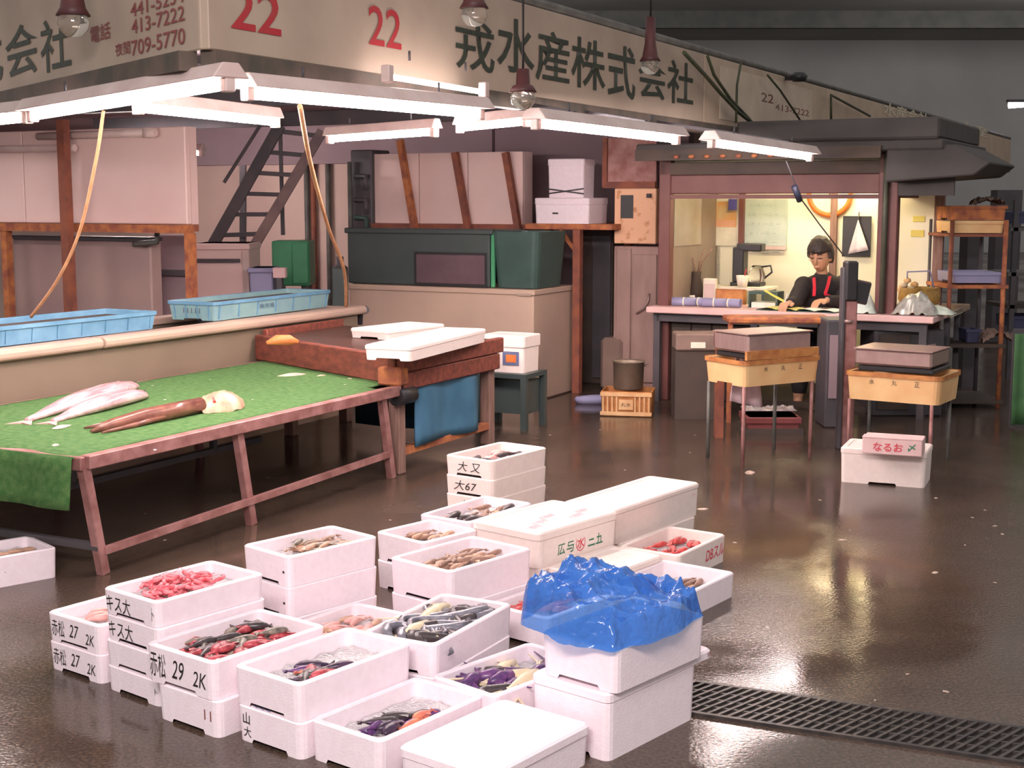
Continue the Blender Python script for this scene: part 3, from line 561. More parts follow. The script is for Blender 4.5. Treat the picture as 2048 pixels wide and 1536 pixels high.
B('water', mat('dark_water', '5a5048', rough=.06), t, .042, wd-.042, .042, ln-.042, .60, .63)
for y in (.3, 2.0, 3.6, 5.2): MB().bar((.1, y, 0), (.1, y, .42), .06).build('leg', DARK, t)
for y in (.5, 1.5, 2.5, 3.5, 4.5): B('cross_bar', DARK, t, 0, wd, y-.02, y+.02, .70, .715)
# blue crates resting on the trough
def tray(label, p, q, rz, L, W, h, m1, m2, contents=None):
    t = thing('plastic_crate', label, 'crate', S(p, q, .765), RZ+R(90)+R(rz))
    link('crate_body', open_box_mesh(L, W, h, t=.012, draft=.014, r=.018, fl=.012, mtl=m1), t)
    P_ = rrect(L+.012, W+.012, .02); n = len(P_); m = MB(); m.add([(x, y, z) for z in (h-.018, h+.002) for x, y, u in P_], [(k, (k+1) % n, n+(k+1) % n, n+k) for k in range(n)]); ins = scale_pts(P_, L+.012, W+.012, .016)
    m.add([(x, y, z) for z in (h-.018, h+.002) for x, y, u in ins], [(k, n+k, n+(k+1) % n, (k+1) % n) for k in range(n)]); o = len(m.v)
    m.add([(x, y, h+.002) for x, y, u in P_]+[(x, y, h+.002) for x, y, u in ins], [(k, (k+1) % n, n+(k+1) % n, n+k) for k in range(n)]); m.add([(x, y, h-.018) for x, y, u in P_]+[(x, y, h-.018) for x, y, u in ins], [(k, n+k, n+(k+1) % n, (k+1) % n) for k in range(n)])
    m.build('rim', m2, t)
    B('inner_board', BROWND, t, -L/2+.02, L/2-.02, -W/2+.02, W/2-.02, h-.04, h-.028)
    for k in range(7): x = -L/2+.05+(L-.1)*k/6; MB().bar((x, -W/2-.0, h-.02), (x, -W/2+.009, .01), .009, .006).build('rib', m2, t)
    for k in range(4): y = -W/2+.05+(W-.1)*k/3; MB().bar((-L/2, y, h-.02), (-L/2+.009, y, .01), .009, .006).build('rib', m2, t)
    return t
def crate_at(px, py, p):                                 # near-left corner pixel on the rim front plane
    return onp(px, py, p)
q0, _ = onp(15, 672, -5.42); q1, _ = onp(312, 648, -5.42)
tray('blue plastic fish crate at the left end of the trough', -5.64, (q0+q1)/2, -1, q1-q0+.05, .40, .1, CRATEB, CRATEB)
q0, _ = onp(425, 640, -5.42); q1, _ = onp(672, 615, -5.42)
t = tray('pale teal fish crate right of the blue crate on the trough', -5.64, (q0+q1)/2+.03, 2, q1-q0-.02, .36, .115, CRATEG, CRATEB)
for k in range(5): lettering(t, 'I', (-(q1-q0-.02)/2+.005, .06-.03*k, .06), (0, -1, 0), (0, 0, 1), .006, .03, DARK)
lettering(t, '魚市場', (-.1, -.176, .06), (1, 0, 0), (0, 0, 1), .16, .03, mat('navy_ink', '3c5470', rough=.6))
# fish on the turf
def big_fish(label, pa, pb, width, body, belly, cat='fish', anglerhead=False, zt=.497):
    a, b = G(*pa, zt), G(*pb, zt); d = b-a; L = d.length; t = thing('fish', label, cat, (a+b)/2, math.atan2(d.y, d.x))
    prof = [(0, .1), (.03, .38), (.08, .66), (.16, .88), (.28, 1), (.45, .97), (.6, .82), (.74, .55), (.86, .28), (.93, .2)]; n = 14; vs = []
    for u, r in prof:
        x = L*(.5-u); th_ = .062*r**.8+.006; vs += [(x, width/2*r*math.cos(2*math.pi*k/n), th_*.55+th_*.55*math.sin(2*math.pi*k/n)) for k in range(n)]
    k_ = len(prof); MB().add(vs, [(i*n+k, i*n+(k+1) % n, (i+1)*n+(k+1) % n, (i+1)*n+k) for i in range(k_-1) for k in range(n)]+[list(range(n))[::-1], [(k_-1)*n+k for k in range(n)]], True).build('body', body, t)
    x0 = L*(.5-.91); MB().add([(x0, .012, .012), (x0-.09*L, width*.42, .006), (x0-.06*L, 0, .01), (x0-.09*L, -width*.42, .006), (x0, -.012, .012), (x0, 0, .002), (x0-.06*L, 0, .002)], [(0, 1, 2), (2, 3, 4), (0, 2, 4), (0, 5, 6, 1), (4, 3, 6, 5), (1, 6, 2), (3, 2, 6)]).build('tail_fin', belly, t)
    MB().add([(L*.3, -width*.1, .066), (L*.2, -width*.34, .055), (L*.22, -width*.08, .07)], [(0, 1, 2)]).build('pectoral_fin', belly, t)
    MB().lathe([(0, .004), (.007, .003), (.009, 0)], (L*.42, -width*.22, .05), 10).build('eye', BLACK, t)
    MB().tube([(L*.34, -width*.40, .03), (L*.335, -width*.2, .058), (L*.34, .02, .068)], .003, 5).build('gill_line', FM['brown'], t)
    return t
SALM = mat('silver_pink_skin', 'ecc8cc', 'b8888e', .2, .1, scale=7, stretch=(1, 9, 1))
big_fish('pink silver salmon lying nearest the trough on the turf', (35, 852), (275, 778), .16, SALM, FM['pinkf'])
big_fish('pink silver salmon lying in front of the other salmon on the turf', (90, 852), (294, 797), .14, SALM, FM['pinkf'])
# long brown fish with a torn pale head
MONK = mat('brown_wet_skin', '6a4038', '8a5a4c', .25, scale=14)
a, b = G(182, 868, .5), G(402, 826, .5); d = b-a
t = thing('fish', 'long brown fish with split tail and pale gutted head lying along the table front', 'fish', (a+b)/2, math.atan2(d.y, d.x)); L = d.length
MB().tube([(-L*.5, .0, .012), (-L*.3, .015, .018), (-L*.05, 0, .03), (.2*L, -.005, .035), (.5*L, 0, .04)], [.006, .03, .04, .04, .036], 12).build('body', MONK, t)
MB().tube([(-L*.42, .1, .01), (-L*.2, .07, .016), (.05*L, .05, .022), (.25*L, .03, .03)], [.004, .018, .024, .02], 8).build('fin', MONK, t); MB().tube([(-L*.48, -.05, .008), (-L*.2, -.05, .013), (.1*L, -.03, .022)], [.004, .013, .014], 8).build('fin', MONK, t)
PALEH = mat('pale_gutted_flesh', 'e0b090', 'c88470', .35, scale=16)
MB().grid(18, 12, lambda u, v: Vector((L*.47+.31*u, (v-.5)*.21*math.sin(R(20+150*u))-.0, .004+.085*math.sin(math.pi*v)**.6*math.sin(R(15+150*u))+.012*noise.noise(Vector((u*7, v*7, 2)))))).build('head', PALEH, t, fixn=False)
MB().tube([(L*.56, -.05, .05), (L*.62, .0, .075), (L*.66, .05, .05)], .008, 6).build('gill', FM['crimson'], t)
# scraps on the turf
SCR = mat('pale_scrap', 'e8c8b8', 'd8a8a0', .3, scale=20)
for i, (px_, py_, s, lab) in enumerate(((585, 750, .09, 'largest pale fish scrap near the wooden trough board'), (642, 751, .035, 'small pale scrap beside the largest scrap'), (122, 854, .06, 'pale scrap below the salmon tails'), (110, 890, .03, 'tiny pale scrap at the near edge of the turf'), (700, 757, .02, 'tiny scrap close to the wooden board'))):
    me = MB().lathe([(0, .25), (.5, .2), (.95, .05), (1, 0)], n=11, sx=1, sy=.45); 
    for v in me.v: v.x *= s*(1+.35*noise.noise(v*2+Vector((i, 0, 0)))); v.y *= s*(1+.4*noise.noise(v*3+Vector((0, i, 0)))); v.z *= s*.5
    tag(me.build('fish_scrap', SCR, None, 0, G(px_, py_, .502), R(40+i*20)), lab, 'fish scrap')
for i, (px_, py_) in enumerate(((165, 800), (305, 772), (330, 800), (420, 760), (505, 800), (560, 735), (610, 790), (690, 770), (310, 900), (195, 895))):
    o = MB().lathe([(0, .004), (.006, .003), (.008, 0)], n=7).build('ice_chip', ICE, None, 0, G(px_, py_, .498), i); tag(o, 'tiny white chip of ice scattered on the turf', 'ice chip', 'ice chips on the turf')

# ================================================================== WOODEN TABLE WITH FOAM BOXES
PW, QW = -3.95, 6.33
t = sthing('wooden_table', 'reddish brown wooden bench table at the far end of the turf', 'table', PW, QW)
TW = [(-.01, .035), (-.01, 1.15), (-1.38, 1.52), (-1.38, .66)]
MB().add([(x, y, z) for z in (.60, .645) for x, y in TW], [(0, 1, 2, 3), (7, 6, 5, 4), (0, 4, 5, 1), (1, 5, 6, 2), (2, 6, 7, 3), (3, 7, 4, 0)]).build('table_top', mat('dark_wet_wood', '5c4038', '4a342e', .35, scale=4, stretch=(1, 6, 6)), t)
MB().bar((.0, .0, .58), (-1.42, .62, .58), .055, .155).build('end_board', WOOD, t, .006)
B('side_board', WOOD, t, .002, .045, -.02, 1.16, .57, .66, .006); B('side_board', WOOD, t, .002, .04, -.0, 1.12, .47, .565, .006)
MB().bar((-1.40, .66, .61), (-1.40, 1.52, .61), .04, .16).build('back_board', WOOD, t, .006)
B('corner_block', RUSTB, t, -.10, .05, -.06, .03, .50, .60, .01)
for (x, y) in ((-.03, .03), (-.03, 1.08), (-1.3, .78), (-1.3, 1.4)): B('leg', WOODL, t, x-.035, x+.035, y-.035, y+.035, 0, .50 if x > -.1 else .6, .006)
B('leg', WOODL, t, -.4, -.345, .45, .5, .0, .6); B('lower_rail', RUSTB, t, -.05, .0, .05, 1.06, .10, .14)
MB().tube([(.02, -.06, .44), (.02, .1, .44)], .05, 12).build('clamp', BLACK, t)
o = MB().grid(14, 8, lambda u, v: Vector((.01+.012*math.sin(u*9), .16+u*.72, .13+v*.36+.01*math.sin(u*5)))).build('blue_sheet', BLUET, None, 0, S(PW, QW), RZ, fixn=False); sd = o.modifiers.new('thickness', 'SOLIDIFY'); sd.thickness = .01
tag(o, 'blue sheet hung between the legs of the wooden table', 'sheet')
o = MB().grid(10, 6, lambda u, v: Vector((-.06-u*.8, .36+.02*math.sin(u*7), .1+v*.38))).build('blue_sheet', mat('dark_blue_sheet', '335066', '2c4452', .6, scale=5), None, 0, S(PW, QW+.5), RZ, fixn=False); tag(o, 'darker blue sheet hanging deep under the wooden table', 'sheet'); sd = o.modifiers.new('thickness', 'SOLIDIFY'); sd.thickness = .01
def foam_px(label, A_, Bp, Cp, z0, h, lid=0, mtl=None, **k):
    a, b, c = G(*A_, z0+h), G(*Bp, z0+h), G(*Cp, z0+h); d = (c-b).normalized(); s = (a-b).normalized(); e = (d+Vector((s.y, -s.x, 0))).normalized()
    return foam(label, b.x, b.y, math.degrees(math.atan2(e.y, e.x)), (a-b).length, (c-b).length, z0, h, lid, mtl, **k)
_b, _c = G(822, 693, .742), G(972, 657, .742); foam('long closed foam box lying on the wooden table', _b.x, _b.y, math.degrees(math.atan2(_c.y-_b.y, _c.x-_b.x)), .27, (_c-_b).length, .662, .08, .022, FOAM2)
foam_px('foam box at the back of the wooden table near the trough end', (735, 653), (775, 661), (822, 645), .648, .06, .02, FOAM2)
o = tag(MB().tube([(-.09, 0, .02), (-.03, .005, .035), (.04, 0, .034), (.09, .0, .02)], [.01, .03, .03, .012], 10).build('orange_float', mat('orange_rubber', 'e08a50', 'd07040', .5, scale=12), None, 0, G(565, 692, .68), R(20)), 'orange rubber float lying at the left end of the wooden table board', 'float')
# styrofoam box with printed label on a dark stand
p_, q_ = -4.02, 8.05
g = PY(1022, 745, 9.0); st = thing('dark_stand', 'dark low stand under the labelled foam box', 'stand', (g.x, g.y+.1, 0), RZ); B('top', DGREEN, st, -.19, .19, -.16, .16, g.z-.03, g.z); 
for x in (-.17, .17):
    for y in (-.14, .14): B('leg', DGREEN, st, x-.02, x+.02, y-.02, y+.02, 0, g.z-.03)
B('panel', DGREEN, st, -.16, .16, -.1, .1, .1, g.z-.05)
lb = thing('foam_box', 'foam box with lid and blue orange printed label beside the beige tank', 'box', (g.x, g.y+.1, g.z+.002), RZ); link('box_body', open_box_mesh(.31, .24, .17, mtl=FOAM2), lb); lo = link('lid', lid_mesh(.325, .255, .075, FOAM2), lb); lo.location.z = .17
B('label', mat('label_blue', '5a6488', '6a7090', .5, scale=10), lb, .0, .12, -.1215, -.119, .05, .14); B('label_print', mat('label_orange', 'd06040', 'e08040', .5, scale=10), lb, .025, .1, -.123, -.121, .07, .12)

# ================================================================== BEIGE TANK, VAT, PANELS IN THE MIDDLE
t = sthing('concrete_tank', 'large beige tank with dark vat standing on it in the middle', 'tank', -6.13, 9.1)
B('tank_body', CONC, t, 0, 1.63, 0, .75, 0, .83, .012); B('rim', CONC, t, -.01, 1.645, -.012, .76, .80, .84, .006); B('lip_plate', mat('lip_metal', 'b8a494', rough=.4, metal=.5), t, 1.5, 1.62, -.016, .0, .795, .815)
z0, z1 = .845, 1.27
t = sthing('dark_vat', 'dark green open vat standing on the beige tank', 'vat', -6.2, 9.2)
B('back', DGREEN, t, .02, 1.30, .50, .54, z0, z1); B('side', DGREEN, t, .02, .06, .0, .5, z0, z1, .01); B('front', DGREEN, t, .02, 1.30, -.04, .0, z0, z1, .01); B('rim', DGREEN, t, .0, 1.33, -.055, .02, z1-.03, z1+.012, .008)
B('window', mat('mauve_reflection', '5c484e', '6a545a', .3, scale=5), t, .66, 1.26, -.048, -.038, z0+.02, z0+.24, .004); B('reflection_border', BLACK, t, .64, 1.28, -.044, -.036, z0+.0, z0+.26)  # mauve rectangle and dark border paint a dull reflection on the vat front
t = sthing('teal_tub', 'teal plastic tub standing at the right end of the beige tank', 'tub', -4.86, 9.2, .845)
m = MB(); P0, P1 = rrect(.34, .46, .05), rrect(.40, .52, .05); n = len(P0)
m.add([(x+.17, y+.22, 0) for x, y, u in P0]+[(x+.17, y+.22, .42) for x, y, u in P1]+[(x*.9+.17, y*.92+.22, .42) for x, y, u in P1]+[(x*.88+.17, y*.9+.22, .03) for x, y, u in P0], [(i*n+k, i*n+(k+1) % n, (i+1)*n+(k+1) % n, (i+1)*n+k) for i in range(3) for k in range(n)]+[[3*n+k for k in range(n)], list(range(n))[::-1]]); m.build('tub_body', TEAL, t)
B('edge_strip', GREEN, t, -.035, -.005, -.03, .0, .0, .42, .006)
# pale panels above, with leaning rusty bars
QP = 9.95
def zq(x, y, q=QP): return onq(x, y, q)
p0, zt = zq(748, 308); p1, _ = zq(1045, 300); _, zb = zq(900, 455)
t = sthing('pale_tank', 'pale panelled tank raised on rusty beam above the dark vat', 'tank', p0, QP)
edges = [0, .29, .64, .94, 1]; wtot = p1-p0
for i, (a, b) in enumerate(((0, .31), (.315, .64), (.645, 1.0))): B('panel', WHITEP, t, a*wtot, b*wtot, 0, .04, zb+.03, zt, .004)
B('back_panel', WHITEP, t, 0, wtot, .14, .18, zb+.03, zt); B('side_panel', WHITEP, t, wtot-.03, wtot, .04, .14, zb+.03, zt); B('side_panel', WHITEP, t, 0, .03, .04, .14, zb+.03, zt); B('base_beam', RUST, t, -.05, wtot+.05, -.05, .06, zb-.05, zb+.03); B('floor_plate', RUST, t, 0, wtot, .06, .18, zb-.0, zb+.03)
for i, (xa, ya, xb, yb) in enumerate(((800, 280, 830, 462), (910, 305, 937, 462), (1011, 305, 1037, 462))):
    a, za = onq(xa, ya, QP-.08); b, zb2 = onq(xb, yb, QP-.08); MB().bar((a-p0, -.08, za), (b-p0, -.08, zb2), .05, .05).build('leaning_bar', RUSTB if i == 0 else RUST, t)
for x in (.05, wtot-.05): B('post', RUST, t, x-.03, x+.03, -.04, .04, 0, zb-.05)
# dark machinery left of the panels
p0, zt = onq(700, 300, 9.9); p1, zb = onq(744, 470, 9.9)
t = sthing('pump_cabinet', 'dark grey pump cabinet with pipes left of the pale panelled tank', 'cabinet', p0, 9.9); wd = p1-p0
B('cabinet_body', DARK, t, 0, wd, 0, .3, 0, zt, .01); 
for z in (1.35, 1.5, 1.7): MB().tube([(wd*.3, -.03, z), (wd*.9, -.05, z), (wd*.9, -.05, z-.12)], .022, 8).build('pipe', TEAL if z < 1.4 else DARK, t)
MB().tube([(.02, -.04, 1.0), (.02, -.04, zt-.1)], .02, 8).build('pipe', MATS['grey_pipe'], t)
# rusty shelf with two foam boxes
QS = 9.75
p0, zs = onq(1050, 447, QS); p1, _ = onq(1225, 447, QS); ps, _ = onq(1156, 447, QS)
t = sthing('rusty_shelf', 'rusty steel shelf holding two white foam boxes', 'shelf', p0, QS)
B('shelf_plate', RUSTB, t, 0, p1-p0, 0, .42, zs-.045, zs, .004); B('post', RUST, t, ps-p0-.03, ps-p0+.03, -.03, .03, 0, zs-.045); B('post', RUST, t, p1-p0-.05, p1-p0, .36, .41, 0, zs-.045); B('post', RUST, t, .0, .05, .36, .41, 0.85, zs-.045)
MB().bar((ps-p0-.15, 0, zs-.05), (ps-p0-.02, 0, zs-.2), .03).build('bracket', RUSTB, t)
a, z_ = onq(1068, 440, QS+.02); b, _ = onq(1152, 440, QS+.02); _, ztop = onq(1068, 396, QS+.02)
def wfoam(label, cx, q, z, L, W, h, lid, rz=0, tilt=0):
    t = thing('foam_box', label, 'box', S(cx, q, z), RZ+R(rz)); link('box_body', open_box_mesh(L, W, h-lid), t); lo = link('lid', lid_mesh(L+.008, W+.008, lid), t); lo.location.z = h-lid; t.rotation_euler[1] = tilt; return t
wf = wfoam('lower white foam box lying on the rusty shelf', (a+b)/2+.06, QS+.2, zs+.001, b-a+.10, .38, ztop-zs, .05)
lettering(wf, '一', (-.05, -.192, .08), (1, 0, 0), (0, 0, 1), .05, .012, INK)
a, _ = onq(1093, 390, QS+.05); b, _ = onq(1165, 390, QS+.05); _, zt2 = onq(1130, 318, QS+.05)
wf = wfoam('upright white foam box tied with cord on the shelf box', (a+b)/2, QS+.18, ztop+.002, b-a, .22, zt2-ztop, .05)
MB().tube([((a-b)/2-.004, -.116, .07), (0, -.118, .05), ((b-a)/2+.004, -.116, .03)], .006, 6).build('cord', DARK, wf); MB().tube([((a-b)/2-.004, -.116, .03), (0, -.118, .05), ((b-a)/2+.004, -.116, .07)], .006, 6).build('cord', DARK, wf)
# dark tall cupboard behind the locker
p0, _ = onq(1166, 447, 10.3); p1, zt = onq(1226, 447, 10.3)
t = sthing('dark_cupboard', 'dark tall cupboard in the gap left of the cream meter box', 'cupboard', p0, 10.3); B('body', BROWND, t, 0, p1-p0, 0, .5, 0, zt, .006); B('door', DARK, t, (p1-p0)*.35, p1-p0-.01, -.02, 0, .05, zt-.03, .004)
# rusty hanging panel, cream meter box, locker
p0, zt = onq(1207, 276, 10.0); p1, zb = onq(1312, 376, 10.0)
t = sthing('rusty_board', 'rust stained board hanging above the cream meter box', 'board', p0, 10.0); B('board', mat('rust_stained', 'b48a84', '94605a', .7, scale=9, bump=.1), t, 0, p1-p0, 0, .03, zb, zt, .004); B('edge_strip', RUST, t, 0, p1-p0, -.02, 0, zb, zb+.05); B('edge_strip', RUST, t, 0, .04, -.02, 0, zb+.05, zt)
p0, zt = onq(1229, 377, 9.92); p1, zb = onq(1311, 488, 9.92)
t = sthing('meter_box', 'cream electric meter box with rust stains and dark window', 'meter box', p0, 9.92); wd = p1-p0; B('housing', CREAM, t, 0, wd, 0, .22, zb, zt, .006); B('window', BLACK, t, wd*.16, wd*.46, -.006, .004, zb+(zt-zb)*.46, zb+(zt-zb)*.88); MB().lathe([(0, .0), (.02, 0), (.02, .03), (0, .03)], (wd*.85, -.02, zt-.07), 10).build('switch', DARK, t)
p0, zt = onq(1228, 492, 10.0); p1, _ = onq(1318, 492, 10.0)
t = sthing('locker', 'pinkish grey steel locker with narrow doors under the meter box', 'locker', p0, 10.0); wd = p1-p0; LOCK = mat('locker_paint', 'a68880', '967870', .5, scale=3, stretch=(4, 4, 1))
B('body', LOCK, t, 0, wd, 0, .4, 0, zt, .006); B('door', LOCK, t, wd*.08, wd*.40, -.018, 0, .08, zt-.02, .004); B('door', LOCK, t, wd*.44, wd*.97, -.018, 0, .08, zt-.06, .004)
MB().tube([(wd*.55, -.03, .62), (wd*.72, -.045, .66), (wd*.82, -.04, .72), (wd*.83, -.03, .78)], .008, 6).build('handle', STEEL, t); B('base_sack', mat('old_sack', '8c7468', '7c665c', .8, scale=6), t, -.1, .1, -.04, .3, 0, .42, .03)
# wicker-like yellow basket with pot
g = G(1260, 834, 0)
t = thing('plastic_basket', 'small yellow slatted basket on the floor left of the hut', 'basket', (g.x, g.y+.16, 0), RZ*.4)
link('basket_body', open_box_mesh(.36, .30, .175, t=.012, draft=.01, mtl=YELO), t); BSK = mat('pale_basket', 'e0b888', 'd0a070', .5, scale=8)
for k in range(11):
    if k in (4, 5, 6): continue
    x = -.16+.032*k; MB().bar((x, -.152, .03), (x, -.155, .14), .012, .008).build('slat', BSK, t)
for z in (.155, .02): B('rail', BSK, t, -.18, .18, -.16, -.148, z-.012, z+.014)
B('plate', BSK, t, -.05, .05, -.158, -.15, .05, .12); lettering(t, '丸水', (0, -.159, .085), (1, 0, 0), (0, 0, 1), .07, .03, BROWND)
o = thing('steel_pot', 'dull steel pot standing on the yellow basket', 'pot', (g.x-.0, g.y+.16, .177), 0); MB().lathe([(0, 0), (.10, 0), (.105, .01), (.11, .19), (.118, .195), (.11, .2), (.1, .19), (.095, .02), (0, .015)], n=24).build('pot_body', mat('dull_steel', '8c7c6c', '7a6a5c', .4, .5, scale=8), o); MB().tube([(.11, 0, .16), (.15, 0, .165), (.15, .04, .165), (.11, .05, .16)], .006, 6).build('handle', STEEL, o)
o = tag(MB().lathe([(0, .0), (.14, .0), (.16, .03), (.15, .05), (.05, .06), (0, .06)], n=14, sy=.5).build('purple_cloth', LAV, None, 0, G(1190, 806, 0), .2), 'lavender rag lying on the floor by the yellow basket', 'rag')

# ================================================================== LEFT BACKGROUND
QL = 7.45
p1, zt = onq(380, 252, QL); p1 -= .05; p0 = -9.4; _, zb = onq(300, 448, QL)
t = sthing('white_tank', 'large white panelled water tank on a rusty frame at the upper left', 'tank', p0, QL); wd = p1-p0
for i, (a, b) in enumerate(((0, .5), (.502, 1.0))): B('panel', WHITEP, t, a*wd, b*wd, 0, .05, zb, zt, .006)
B('side_panel', WHITEP, t, wd-.05, wd, .05, .09, zb, zt); B('back_panel', WHITEP, t, 0, wd, .09, .12, zb, zt)
B('frame_beam', RUSTB, t, -.1, wd+.01, -.06, .06, zb-.06, zb-.003); B('base_plate', RUST, t, 0, wd, .06, .12, zb-.05, zb-.003)
_, zp = onq(250, 268, QL-.06); MB().tube([(wd-1.3, -.06, zp), (wd-.2, -.06, zp+.005)], .028, 10).build('white_pipe', LAMPW, t); MB().lathe([(.03, -.03), (.045, -.03), (.045, .03), (.03, .03)], (wd-.26, -.06, zp), 10).build('valve', LAMPW, t)
_, zp2 = onq(60, 295, QL-.06); MB().tube([(wd-2.3, -.06, zp2), (wd-.95, -.06, zp2-.01)], .026, 10).build('white_pipe', LAMPW, t)
for px_ in (14, 381):
    pp_, _ = onq(px_, 500, QL-.02); B('post', RUSTB, t, pp_-p0-.028, pp_-p0+.028, -.05, .01, 0, zb-.06)
a, _ = onq(136, 300, QL-.1); B('strut', RUST, t, a-p0-.035, a-p0+.035, -.17, -.11, 0.0, zt+.06)
p0b, ztb = onq(24, 478, 7.62); p1b, _ = onq(300, 480, 7.62)
t = sthing('grey_tank', 'mauve grey storage tank under the white panelled tank', 'tank', p0b, 7.62); B('tank_body', mat('mauve_tank', 'a88e88', '987e80', .5, scale=1.8), t, 0, p1b-p0b, 0, .12, 0, ztb, .012); B('rim', DARK, t, -.01, p1b-p0b+.01, -.015, .12, ztb, ztb+.03)
MB().tube([(p1b-p0b-.1, -.06, ztb-.02), (p1b-p0b+.12, -.06, ztb-.0), (p1b-p0b+.12, -.06, ztb+.08)], .02, 8).build('pipe', MATS['grey_pipe'], t)
p0c, ztc = onq(303, 470, 7.9); p1c, _ = onq(374, 470, 7.9)
t = sthing('dark_tank', 'dark mauve tank in the shade right of the storage tank', 'tank', p0c, 7.9); B('tank_body', MAUVE, t, 0, p1c-p0c, 0, .08, 0, ztc, .01); B('shelf', DARK, t, -.02, p1c-p0c+.02, -.05, .0, .95, .99)
def bg_box(name, label, cat, x0, y0, x1, y1, Y, m, depth=.4, toground=True, parts=None, bevel=.01):
    a, b = PY(x0, y1, Y), PY(x1, y0, Y); t = thing(name, label, cat, (a.x, Y, 0 if toground else a.z), 0); wd = b.x-a.x; h = b.z-(0 if toground else a.z)
    B('body', m, t, 0, wd, 0, depth, 0, h, bevel); return t, wd, h
t, wd, h = bg_box('white_chest', 'pinkish white freezer chest beside the stairs', 'freezer', 387, 487, 497, 590, 11.0, WHITEP, .5)
B('lid', WHITEP, t, -.01, wd+.01, -.02, .5, h-.05, h, .006); B('handle', DARK, t, wd*.06, wd*.85, -.03, -.012, h-.15, h-.12); B('corner_post', LAMPW, t, wd-.05, wd, -.015, 0, 0, h-.06)
t, wd, h = bg_box('lavender_bin', 'lavender plastic bin beside the white freezer chest', 'bin', 500, 536, 545, 592, 10.8, LAV, .3); B('lid', LAV, t, -.015, wd+.015, -.02, .31, h-.04, h, .01)
t, wd, h = bg_box('green_cabinet', 'green steel cabinet under the stairs', 'cabinet', 545, 482, 618, 572, 11.4, GREEN, .35, False); B('door', GREEN, t, wd*.55, wd-.01, -.015, 0, .02, h-.02, .004); B('foot', DARK, t, .02, .06, .05, .3, -t.location.z, 0); B('foot', DARK, t, wd-.08, wd-.04, .05, .3, -t.location.z, 0)
t, wd, h = bg_box('small_carton', 'small white carton in front of the green cabinet', 'carton', 546, 536, 570, 556, 10.75, CARD, .1, False, bevel=.003); B('flap', CARD, t, 0, wd, -.004, 0, h*.6, h); B('stand', DARK, t, wd*.3, wd*.7, .0, .1, -t.location.z, 0)
t, wd, h = bg_box('gas_bottle', 'dark upright cylinder behind the hose', 'cylinder', 664, 535, 690, 600, 10.6, DGREEN, .2, True); MB().lathe([(0, h+.08), (.03, h+.08), (.03, h+.02), (.06, h)], (wd/2, .1, 0), 12).build('valve', DARK, t)
# stairs
YS = 11.6
t = thing('steel_stairs', 'dark steel open stairs climbing to the right at the back wall', 'stairs', (0, 0, 0))
def seg(nm, x0, y0, x1, y1, w_, m, Y0=YS, Y1=YS, h_=None): return MB().bar(PY(x0, y0, Y0), PY(x1, y1, Y1), w_, h_ or w_).build(nm, m, t)
seg('stringer', 395, 545, 560, 250, .05, DARK, YS-.1, YS-.1, .09); seg('stringer', 480, 540, 645, 262, .05, mat('pale_stringer', '8c7470', '6c585a', .5, scale=5), YS-.1, YS-.1, .08)
for i in range(7):
    f = i/6; xa = 412+f*140; ya = 512-f*250; xb = 500+f*138; yb = 507-f*235
    seg('tread', xa, ya, xb, yb, .18, DARK, YS, YS, .035)
seg('handrail', 448, 365, 522, 248, .025, DARK, YS-.2, YS-.2); seg('handrail', 560, 245, 566, 470, .03, DARK, YS+.1, YS+.1); seg('post', 486, 330, 486, 560, .05, DARK, YS+.15, YS+.15)
# vertical pipes on the back wall
for i, (x, m) in enumerate(((612, MATS['grey_pipe']), (625, RUST), (655, MATS['grey_pipe']))):
    pw = onq(x, 300, 10.95)[0]; tag(MB().tube([S(pw, 10.95, 0), S(pw, 10.95, 2.21)], .026, 8).build('wall_pipe', m), ('grey pipe nearest the stairs on the back wall', 'rusty pipe between two grey pipes on the back wall', 'grey pipe nearest the pump cabinet on the back wall')[i], 'pipe')

# ================================================================== OFFICE HUT
QH, HP0, HP1, HD = 9.72, -3.70, -2.08, 1.2
h = sthing('office_hut', 'small lit market office hut with maroon frame and dark roof', 'hut', HP0, QH); wd = HP1-HP0
_, zl = onq(1500, 396, QH); _, zl2 = onq(1500, 338, QH)
B('post', MAROON, h, -.045, .045, -.045, .045, 0, 1.82, .006); B('post', MAROON, h, wd-.05, wd+.085, -.045, .045, 0, 1.82, .006)
for (x, y) in ((0, HD), (wd+.05, HD)): B('post', MAROON, h, x-.04, x+.04, y-.04, y+.04, 0, 1.82, .006)
B('lintel', MAROON, h, -.04, wd+.04, -.03, .03, zl+.03, zl2-.04, .006); B('lintel_board', BROWND, h, -.04, wd+.04, -.045, .03, zl2-.04, zl2+.05, .004); B('lintel_strip', MAROON, h, 0, wd, -.04, .0, zl-.005, zl+.025)
B('side_lintel', MAROON, h, wd-.03, wd+.03, .05, HD, zl+.0, zl2+.02)
B('back_wall', HUTWALL, h, 0, wd+.05, HD-.04, HD, .0, 1.8); B('left_wall', mat('grey_pane', '9c8c80', '8a7a70', .4, scale=2), h, -.03, .0, .05, HD-.05, 0.0, 1.8); B('hut_floor', BROWND, h, 0, wd, .05, HD-.05, .0, .04); B('hut_ceiling', HUTWALL, h, 0, wd, .05, HD-.05, 1.76, 1.8)
pm_ = onq(1483, 450, QH+HD-.08)[0]-HP0; B('window_mullion', MAROON, h, pm_-.02, pm_+.02, HD-.1, HD-.05, .72, 1.75); 
B('right_low_wall', BROWND, h, wd-.02, wd+.02, .05, HD-.05, 0, .66); B('front_panel', BROWND, h, .05, wd*.42, .01, .03, .0, .62); 
for k in range(4): B('front_plank', BROWND, h, .06+k*.16, .06+k*.16+.15, -.012, .008, .02, .60, .004)
